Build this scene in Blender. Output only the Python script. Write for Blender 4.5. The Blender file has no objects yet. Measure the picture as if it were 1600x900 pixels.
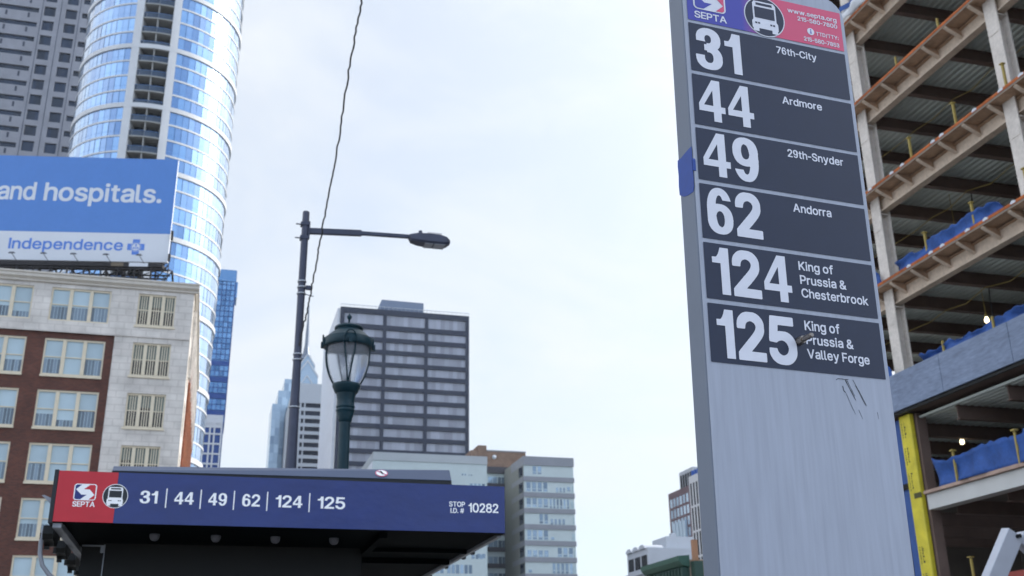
import bpy, bmesh, math, random
from mathutils import Vector, Matrix
random.seed(7)
R_ = math.radians
scene = bpy.context.scene
COL = scene.collection

# ------------------------------------------------------------------ camera
FPX, CX, CY = 1668.0, 800.0, 450.0            # focal length and centre in photo pixels (1600 wide)
up_c = Vector((-65.0, -4350.0, FPX)).normalized()
fw_c = Vector((0, 0, 1)); fw_c = (fw_c - up_c * fw_c.dot(up_c)).normalized()
rt_c = up_c.cross(fw_c)
if rt_c.x < 0: rt_c = -rt_c
RW = Matrix((rt_c, fw_c, up_c))               # camera axes (x right, y down, z forward) -> world
EYE = Vector((0, 0, 1.6))
cam = bpy.data.cameras.new('camera'); cam_o = bpy.data.objects.new('camera', cam); COL.objects.link(cam_o)
cx_, cy_, cz_ = RW @ Vector((1, 0, 0)), RW @ Vector((0, -1, 0)), RW @ Vector((0, 0, -1))
m4 = Matrix((cx_, cy_, cz_)).transposed().to_4x4(); m4.translation = EYE
cam_o.matrix_world = m4
cam.sensor_width = 36.0; cam.lens = FPX / 1600 * 36.0
cam.clip_start = 0.05; cam.clip_end = 6000
cam.dof.use_dof = True; cam.dof.focus_distance = 2.6; cam.dof.aperture_fstop = 9.0
scene.camera = cam_o
def ray(px, py): return RW @ Vector((px - CX, py - CY, FPX))
def polar(az, el, d):                          # azimuth, elevation (degrees), horizontal distance
    return Vector((d * math.sin(R_(az)), d * math.cos(R_(az)), 1.6 + d * math.tan(R_(el))))

# ------------------------------------------------------------------ sky, sun, exposure
SUN_AZ, SUN_EL = 68.0, 35.0                    # sun to the right and a little ahead of the camera
sd = Vector((math.sin(R_(SUN_AZ)) * math.cos(R_(SUN_EL)), math.cos(R_(SUN_AZ)) * math.cos(R_(SUN_EL)), math.sin(R_(SUN_EL))))
world = bpy.data.worlds.new("World"); scene.world = world; world.use_nodes = True
nt = world.node_tree; N = nt.nodes; L = nt.links
bg = N['Background']; bg.inputs['Strength'].default_value = 0.1
sky = N.new('ShaderNodeTexSky'); sky.sky_type = 'NISHITA'; sky.sun_disc = False
sky.sun_elevation = R_(SUN_EL); sky.sun_rotation = R_(SUN_AZ); sky.air_density = 1.0; sky.dust_density = 1.2; sky.ozone_density = 1.5
tc = N.new('ShaderNodeTexCoord')
mp = N.new('ShaderNodeMapping'); mp.inputs['Scale'].default_value = (1.0, 1.0, 2.4); mp.inputs['Rotation'].default_value = (0.12, 0.25, 0.5)
L.new(tc.outputs['Generated'], mp.inputs['Vector'])
n1 = N.new('ShaderNodeTexNoise'); n1.inputs['Scale'].default_value = 3.1; n1.inputs['Detail'].default_value = 7; n1.inputs['Roughness'].default_value = 0.56; n1.inputs['Distortion'].default_value = 0.5
L.new(mp.outputs[0], n1.inputs['Vector'])
rp = N.new('ShaderNodeValToRGB'); rp.color_ramp.elements[0].position = 0.36; rp.color_ramp.elements[0].color = (0.70, 0.70, 0.70, 1)
rp.color_ramp.elements[1].position = 0.64; rp.color_ramp.elements[1].color = (0.97, 0.97, 0.97, 1)
L.new(n1.outputs['Fac'], rp.inputs['Fac'])
# bright thin veil ahead and towards the sun, clearer and bluer sky behind the camera
sx = N.new('ShaderNodeSeparateXYZ'); L.new(tc.outputs['Generated'], sx.inputs[0])
fy = N.new('ShaderNodeMapRange'); fy.interpolation_type = 'SMOOTHSTEP'; fy.inputs['From Min'].default_value = -0.45; fy.inputs['From Max'].default_value = 0.45
L.new(sx.outputs['Y'], fy.inputs['Value'])
vc = N.new('ShaderNodeMixRGB'); vc.inputs['Color1'].default_value = (7.0, 8.6, 11.2, 1); vc.inputs['Color2'].default_value = (7.35, 7.74, 8.2, 1)
L.new(fy.outputs[0], vc.inputs['Fac'])
mx = N.new('ShaderNodeMixRGB'); L.new(vc.outputs[0], mx.inputs['Color2'])
sb = N.new('ShaderNodeMixRGB'); sb.blend_type = 'MULTIPLY'; sb.inputs['Fac'].default_value = 1.0; sb.inputs['Color2'].default_value = (1.55, 1.75, 1.9, 1); L.new(sky.outputs[0], sb.inputs['Color1'])
L.new(rp.outputs[0], mx.inputs['Fac']); L.new(sb.outputs[0], mx.inputs['Color1'])
# forward-scattered brightness of the veil around the sun
dt = N.new('ShaderNodeVectorMath'); dt.operation = 'DOT_PRODUCT'; dt.inputs[1].default_value = sd
L.new(tc.outputs['Generated'], dt.inputs[0])
cl = N.new('ShaderNodeMath'); cl.operation = 'MAXIMUM'; cl.inputs[1].default_value = 0.0; L.new(dt.outputs['Value'], cl.inputs[0])
# unseen bright lobe opposite the sun, added to light the left-facing sides
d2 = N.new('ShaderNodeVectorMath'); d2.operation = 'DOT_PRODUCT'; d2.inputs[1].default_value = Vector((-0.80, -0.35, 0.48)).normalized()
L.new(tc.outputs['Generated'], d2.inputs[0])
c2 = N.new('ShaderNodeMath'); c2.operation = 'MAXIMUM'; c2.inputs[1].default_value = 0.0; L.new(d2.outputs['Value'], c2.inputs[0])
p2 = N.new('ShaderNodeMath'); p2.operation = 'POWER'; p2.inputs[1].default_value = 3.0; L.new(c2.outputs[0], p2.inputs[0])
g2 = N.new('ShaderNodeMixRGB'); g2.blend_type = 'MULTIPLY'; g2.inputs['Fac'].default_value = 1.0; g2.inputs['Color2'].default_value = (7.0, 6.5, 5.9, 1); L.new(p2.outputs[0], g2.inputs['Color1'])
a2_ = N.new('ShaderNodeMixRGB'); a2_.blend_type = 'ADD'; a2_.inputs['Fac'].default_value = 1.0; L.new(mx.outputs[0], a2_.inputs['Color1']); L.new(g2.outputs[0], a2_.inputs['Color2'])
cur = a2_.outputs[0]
for p_, amp in ((4.0, 6.0), (9.0, 13.0), (50.0, 34.0)):
    pw = N.new('ShaderNodeMath'); pw.operation = 'POWER'; pw.inputs[1].default_value = p_; L.new(cl.outputs[0], pw.inputs[0])
    gm = N.new('ShaderNodeMixRGB'); gm.blend_type = 'MULTIPLY'; gm.inputs['Fac'].default_value = 1.0; gm.inputs['Color2'].default_value = (amp * 1.03, amp, amp * .97, 1)
    gl = N.new('ShaderNodeMixRGB'); gl.blend_type = 'ADD'; gl.inputs['Fac'].default_value = 1.0
    L.new(pw.outputs[0], gm.inputs['Color1']); L.new(cur, gl.inputs['Color1']); L.new(gm.outputs[0], gl.inputs['Color2']); cur = gl.outputs[0]
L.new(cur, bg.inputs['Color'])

sun = bpy.data.lights.new('sun', 'SUN'); sun.energy = 3.2; sun.angle = R_(0.6); sun.color = (1.0, 0.93, 0.83)
sun_o = bpy.data.objects.new('sun', sun); COL.objects.link(sun_o)
sun_o.rotation_euler = (-sd).to_track_quat('-Z', 'Y').to_euler()

vs = scene.view_settings; vs.view_transform = 'Standard'; vs.look = 'None'; vs.gamma = 1; vs.exposure = 0.3; vs.use_curve_mapping = False
scene.cycles.use_denoising = True
scene.cycles.max_bounces = 8; scene.cycles.diffuse_bounces = 4; scene.cycles.glossy_bounces = 4; scene.cycles.transmission_bounces = 6
scene.cycles.sample_clamp_indirect = 8.0

# ------------------------------------------------------------------ materials
def lin(h):
    if not isinstance(h, str): return tuple(h)
    h = h.lstrip('#'); v = [int(h[i:i + 2], 16) / 255 for i in (0, 2, 4)]
    return tuple(c / 12.92 if c <= 0.04045 else ((c + 0.055) / 1.055) ** 2.4 for c in v)
MATS = {}
def new_mat(name):
    m = bpy.data.materials.new(name); m.use_nodes = True; MATS[name] = m
    return m, m.node_tree.nodes, m.node_tree.links, m.node_tree.nodes['Principled BSDF']
def M(name, col, rough=0.6, metal=0.0, var=0.12, scale=2.0, stretch=(1, 1, 1), bump=0.0, bscale=None, spec=0.5, var2=0.0, scale2=30.0, rnd=0.0):
    """plain surface with worn, uneven colour: two noises and an optional per-face spread"""
    m, n, l, b = new_mat(name); c = lin(col)
    tcn = n.new('ShaderNodeTexCoord'); mpn = n.new('ShaderNodeMapping'); mpn.inputs['Scale'].default_value = stretch
    l.new(tcn.outputs['Object'], mpn.inputs['Vector'])
    nz = n.new('ShaderNodeTexNoise'); nz.inputs['Scale'].default_value = scale; nz.inputs['Detail'].default_value = 5; nz.inputs['Roughness'].default_value = 0.6
    l.new(mpn.outputs[0], nz.inputs['Vector'])
    mr = n.new('ShaderNodeMapRange'); mr.inputs['From Min'].default_value = 0.3; mr.inputs['From Max'].default_value = 0.7
    mr.inputs['To Min'].default_value = 1 - var; mr.inputs['To Max'].default_value = 1 + var
    l.new(nz.outputs['Fac'], mr.inputs['Value'])
    fac = mr.outputs[0]
    def mul(a, bb):
        x = n.new('ShaderNodeMath'); x.operation = 'MULTIPLY'; l.new(a, x.inputs[0]); l.new(bb, x.inputs[1]); return x.outputs[0]
    if var2:
        nz2 = n.new('ShaderNodeTexNoise'); nz2.inputs['Scale'].default_value = scale2; nz2.inputs['Detail'].default_value = 3
        l.new(mpn.outputs[0], nz2.inputs['Vector'])
        mr2 = n.new('ShaderNodeMapRange'); mr2.inputs['From Min'].default_value = 0.3; mr2.inputs['From Max'].default_value = 0.7
        mr2.inputs['To Min'].default_value = 1 - var2; mr2.inputs['To Max'].default_value = 1 + var2
        l.new(nz2.outputs['Fac'], mr2.inputs['Value']); fac = mul(fac, mr2.outputs[0])
    if rnd:
        at = n.new('ShaderNodeAttribute'); at.attribute_name = 'rnd'
        mr3 = n.new('ShaderNodeMapRange'); mr3.inputs['To Min'].default_value = 1 - rnd; mr3.inputs['To Max'].default_value = 1 + rnd
        l.new(at.outputs['Fac'], mr3.inputs['Value']); fac = mul(fac, mr3.outputs[0])
    vm = n.new('ShaderNodeVectorMath'); vm.operation = 'SCALE'; vm.inputs[0].default_value = c
    l.new(fac, vm.inputs['Scale']); l.new(vm.outputs[0], b.inputs['Base Color'])
    b.inputs['Roughness'].default_value = rough; b.inputs['Metallic'].default_value = metal
    b.inputs['Specular IOR Level'].default_value = spec
    if bump:
        bp = n.new('ShaderNodeBump'); bp.inputs['Strength'].default_value = bump; bp.inputs['Distance'].default_value = 0.02
        nb = n.new('ShaderNodeTexNoise'); nb.inputs['Scale'].default_value = bscale or scale * 8; nb.inputs['Detail'].default_value = 4
        l.new(mpn.outputs[0], nb.inputs['Vector']); l.new(nb.outputs['Fac'], bp.inputs['Height']); l.new(bp.outputs[0], b.inputs['Normal'])
    return m
def glass(name, col, rough=0.06, metal=0.75, rnd=0.25, hue=None, spec=0.5, pale=0.0):
    """coated window glass: mirrors the sky in its own tint, each pane a little different"""
    m, n, l, b = new_mat(name); c = lin(col); c2 = lin(hue) if hue else c
    at = n.new('ShaderNodeAttribute'); at.attribute_name = 'rnd'
    mix = n.new('ShaderNodeMixRGB'); mix.inputs['Color1'].default_value = (*[v * (1 - rnd) for v in c], 1); mix.inputs['Color2'].default_value = (*[min(1, v * (1 + rnd)) for v in c2], 1)
    l.new(at.outputs['Fac'], mix.inputs['Fac']); l.new(mix.outputs[0], b.inputs['Base Color'])
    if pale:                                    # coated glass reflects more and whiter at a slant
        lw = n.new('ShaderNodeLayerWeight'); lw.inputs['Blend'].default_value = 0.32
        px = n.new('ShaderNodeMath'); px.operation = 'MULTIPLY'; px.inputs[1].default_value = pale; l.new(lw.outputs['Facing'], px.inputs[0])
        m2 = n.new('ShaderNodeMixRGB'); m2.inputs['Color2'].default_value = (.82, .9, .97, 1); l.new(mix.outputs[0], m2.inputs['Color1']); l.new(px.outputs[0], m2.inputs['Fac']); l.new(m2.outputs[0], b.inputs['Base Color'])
    b.inputs['Roughness'].default_value = rough; b.inputs['Metallic'].default_value = metal; b.inputs['Specular IOR Level'].default_value = spec
    return m
def brick(name, c1, c2, mortar, sx=4.2, rowh=0.08, bw=0.24, swap=True):
    m, n, l, b = new_mat(name)
    tcn = n.new('ShaderNodeTexCoord'); sp = n.new('ShaderNodeSeparateXYZ'); l.new(tcn.outputs['Object'], sp.inputs[0])
    ad = n.new('ShaderNodeMath'); ad.operation = 'ADD'; l.new(sp.outputs['X'], ad.inputs[0]); l.new(sp.outputs['Y'], ad.inputs[1])
    cb = n.new('ShaderNodeCombineXYZ'); l.new(ad.outputs[0], cb.inputs['X']); l.new(sp.outputs['Z'], cb.inputs['Y'])
    bt = n.new('ShaderNodeTexBrick'); bt.inputs['Scale'].default_value = 1.0; bt.inputs['Brick Width'].default_value = bw; bt.inputs['Row Height'].default_value = rowh
    bt.inputs['Mortar Size'].default_value = rowh * 0.09; bt.inputs['Bias'].default_value = 0.0
    bt.inputs['Color1'].default_value = (*lin(c1), 1); bt.inputs['Color2'].default_value = (*lin(c2), 1); bt.inputs['Mortar'].default_value = (*lin(mortar), 1)
    l.new(cb.outputs[0], bt.inputs['Vector'])
    nz = n.new('ShaderNodeTexNoise'); nz.inputs['Scale'].default_value = 0.6; nz.inputs['Detail'].default_value = 6; l.new(tcn.outputs['Object'], nz.inputs['Vector'])
    mr = n.new('ShaderNodeMapRange'); mr.inputs['From Min'].default_value = 0.3; mr.inputs['From Max'].default_value = 0.7; mr.inputs['To Min'].default_value = 0.8; mr.inputs['To Max'].default_value = 1.2
    l.new(nz.outputs['Fac'], mr.inputs['Value'])
    vm = n.new('ShaderNodeVectorMath'); vm.operation = 'SCALE'; l.new(bt.outputs['Color'], vm.inputs[0]); l.new(mr.outputs[0], vm.inputs['Scale'])
    l.new(vm.outputs[0], b.inputs['Base Color']); b.inputs['Roughness'].default_value = 0.85
    return m
def emit(name, col, s):
    m, n, l, b = new_mat(name); b.inputs['Base Color'].default_value = (*lin(col), 1)
    b.inputs['Emission Color'].default_value = (*lin(col), 1); b.inputs['Emission Strength'].default_value = s
    return m

# ------------------------------------------------------------------ mesh builder and scene-tree helpers
class MB:
    def __init__(s, mat=None): s.v = []; s.f = []; s.m = []; s.r = []; s.s = []; s.T = mat or Matrix.Identity(4)
    def add(s, vs, fs, mi=0, rnd=0.5, smooth=False):
        o = len(s.v); s.v += [s.T @ Vector(p) for p in vs]
        for f in fs: s.f.append([o + i for i in f]); s.m.append(mi); s.r.append(rnd); s.s.append(smooth)
        return s
    def box(s, x0, x1, y0, y1, z0, z1, mi=0, rnd=0.5):
        return s.add([(x0, y0, z0), (x1, y0, z0), (x1, y1, z0), (x0, y1, z0), (x0, y0, z1), (x1, y0, z1), (x1, y1, z1), (x0, y1, z1)],
                     [(0, 3, 2, 1), (4, 5, 6, 7), (0, 1, 5, 4), (1, 2, 6, 5), (2, 3, 7, 6), (3, 0, 4, 7)], mi, rnd)
    def quad(s, a, b, c, d, mi=0, rnd=0.5): return s.add([a, b, c, d], [(0, 1, 2, 3)], mi, rnd)
    def pane(s, x0, x1, z0, z1, y, mi=0, rnd=0.5): return s.quad((x0, y, z0), (x1, y, z0), (x1, y, z1), (x0, y, z1), mi, rnd)
    def prism(s, poly, y0, y1, mi=0):            # polygon in x,z (counter-clockwise seen from -y), extruded y0..y1
        n = len(poly); vs = [(x, y0, z) for x, z in poly] + [(x, y1, z) for x, z in poly]
        fs = [tuple(range(n)), tuple(range(2 * n - 1, n - 1, -1))] + [(i, i + n, (i + 1) % n + n, (i + 1) % n) for i in range(n)]
        return s.add(vs, fs, mi)
    def prism_x(s, poly, x0, x1, mi=0):          # polygon in y,z extruded x0..x1
        n = len(poly); vs = [(x0, y, z) for y, z in poly] + [(x1, y, z) for y, z in poly]
        fs = [tuple(range(n - 1, -1, -1)), tuple(range(n, 2 * n))] + [(i, (i + 1) % n, (i + 1) % n + n, i + n) for i in range(n)]
        return s.add(vs, fs, mi)
    def tube(s, pts, r, n=8, mi=0, caps=True):
        pts = [Vector(p) for p in pts]; k = len(pts); rr = r if isinstance(r, (list, tuple)) else [r] * k
        vs = []; side = None
        for i, p in enumerate(pts):
            t = (pts[min(i + 1, k - 1)] - pts[max(i - 1, 0)]).normalized()
            if side is None or abs(side.dot(t)) > 0.95:
                side = t.cross(Vector((0, 0, 1)) if abs(t.z) < 0.9 else Vector((1, 0, 0))).normalized()
            a = (side - t * side.dot(t)).normalized(); side = a; b = t.cross(a)
            for j in range(n):
                th = 2 * math.pi * j / n; vs.append(p + (a * math.cos(th) + b * math.sin(th)) * rr[i])
        fs = [(i * n + j, i * n + (j + 1) % n, (i + 1) * n + (j + 1) % n, (i + 1) * n + j) for i in range(k - 1) for j in range(n)]
        s.add(vs, fs, mi, smooth=True)
        if caps: s.add(vs[:n], [tuple(range(n - 1, -1, -1))], mi); s.add(vs[-n:], [tuple(range(n))], mi)
        return s
    def lathe(s, prof, n=32, cx=0, cy=0, mi=0, a0=0, a1=360):
        vs = []; full = abs(a1 - a0) >= 360; k = n if full else n + 1
        for r, z in prof:
            for j in range(k):
                th = R_(a0 + (a1 - a0) * j / n); vs.append((cx + r * math.cos(th), cy + r * math.sin(th), z))
        fs = []
        for i in range(len(prof) - 1):
            for j in range(n):
                j2 = (j + 1) % k if full else j + 1
                fs.append((i * k + j, i * k + j2, (i + 1) * k + j2, (i + 1) * k + j))
        return s.add(vs, fs, mi, smooth=True)
    def bar(s, p0, p1, w, h=None, mi=0, upv=(0, 0, 1)):
        p0, p1 = Vector(p0), Vector(p1); h = h or w; t = (p1 - p0).normalized(); u = Vector(upv)
        if abs(t.dot(u)) > 0.98: u = Vector((0, 1, 0))
        a = t.cross(u).normalized() * w / 2; b = a.cross(t).normalized() * h / 2
        vs = [p + sa * a + sb * b for p in (p0, p1) for sa, sb in ((-1, -1), (1, -1), (1, 1), (-1, 1))]
        return s.add(vs, [(0, 1, 2, 3), (7, 6, 5, 4), (0, 4, 5, 1), (1, 5, 6, 2), (2, 6, 7, 3), (3, 7, 4, 0)], mi)
    def wall(s, x0, x1, z0, z1, holes, y=0.0, reveal=0.25, mi=0, rmi=None):
        """front wall sheet facing -y with real window openings and their reveals; holes = (x0,x1,z0,z1)"""
        rmi = mi if rmi is None else rmi
        xs = sorted({x0, x1, *[h[0] for h in holes], *[h[1] for h in holes]}); xs = [x for x in xs if x0 <= x <= x1]
        zs = sorted({z0, z1, *[h[2] for h in holes], *[h[3] for h in holes]}); zs = [z for z in zs if z0 <= z <= z1]
        for a, b in zip(xs, xs[1:]):
            run = None
            for c, d in zip(zs, zs[1:]):
                cxm, czm = (a + b) / 2, (c + d) / 2
                if any(h[0] < cxm < h[1] and h[2] < czm < h[3] for h in holes):
                    if run: s.pane(a, b, run[0], run[1], y, mi); run = None
                else: run = (run[0], d) if run else (c, d)
            if run: s.pane(a, b, run[0], run[1], y, mi)
        for a, b, c, d in holes:
            a, b, c, d = max(a, x0), min(b, x1), max(c, z0), min(d, z1)
            if a >= b or c >= d: continue
            e = y + reveal
            s.quad((a, y, c), (a, y, d), (a, e, d), (a, e, c), rmi); s.quad((b, y, d), (b, y, c), (b, e, c), (b, e, d), rmi)
            s.quad((a, y, c), (a, e, c), (b, e, c), (b, y, c), rmi); s.quad((a, y, d), (b, y, d), (b, e, d), (a, e, d), rmi)
        return s
    def mesh(s, name, mats):
        me = bpy.data.meshes.new(name); me.from_pydata(s.v, [], s.f)
        for m in (mats if isinstance(mats, (list, tuple)) else [mats]): me.materials.append(m if not isinstance(m, str) else MATS[m])
        me.polygons.foreach_set('material_index', s.m); me.polygons.foreach_set('use_smooth', s.s)
        at = me.attributes.new('rnd', 'FLOAT', 'FACE'); at.data.foreach_set('value', s.r)
        me.update(); return me
    def build(s, name, mats, parent=None, bevel=0, **kw):
        o = link(name, s.mesh(name, mats), parent, **kw)
        if bevel:
            b = o.modifiers.new('bevel', 'BEVEL'); b.width = bevel; b.segments = 2; b.limit_method = 'ANGLE'
        return o
def link(name, me, parent=None, loc=None, label=None, cat=None, group=None, kind=None):
    o = bpy.data.objects.new(name, me); COL.objects.link(o)
    if parent is not None: o.parent = parent
    if loc is not None: o.location = loc
    return tag(o, label, cat, group, kind)
def tag(o, label=None, cat=None, group=None, kind=None):
    if label: o['label'] = label
    if cat: o['category'] = cat
    if group: o['group'] = group
    if kind: o['kind'] = kind
    return o
def thing(name, label, cat, loc=(0, 0, 0), rz=0.0, group=None):
    o = bpy.data.objects.new(name, None); COL.objects.link(o); o.empty_display_size = 0.3
    o.location = loc; o.rotation_euler = (0, 0, rz); return tag(o, label, cat, group)
GRID = R_(15.7)                                 # the street grid: local x runs across the view, local y away along the street
def rnd(): return random.random()

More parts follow.
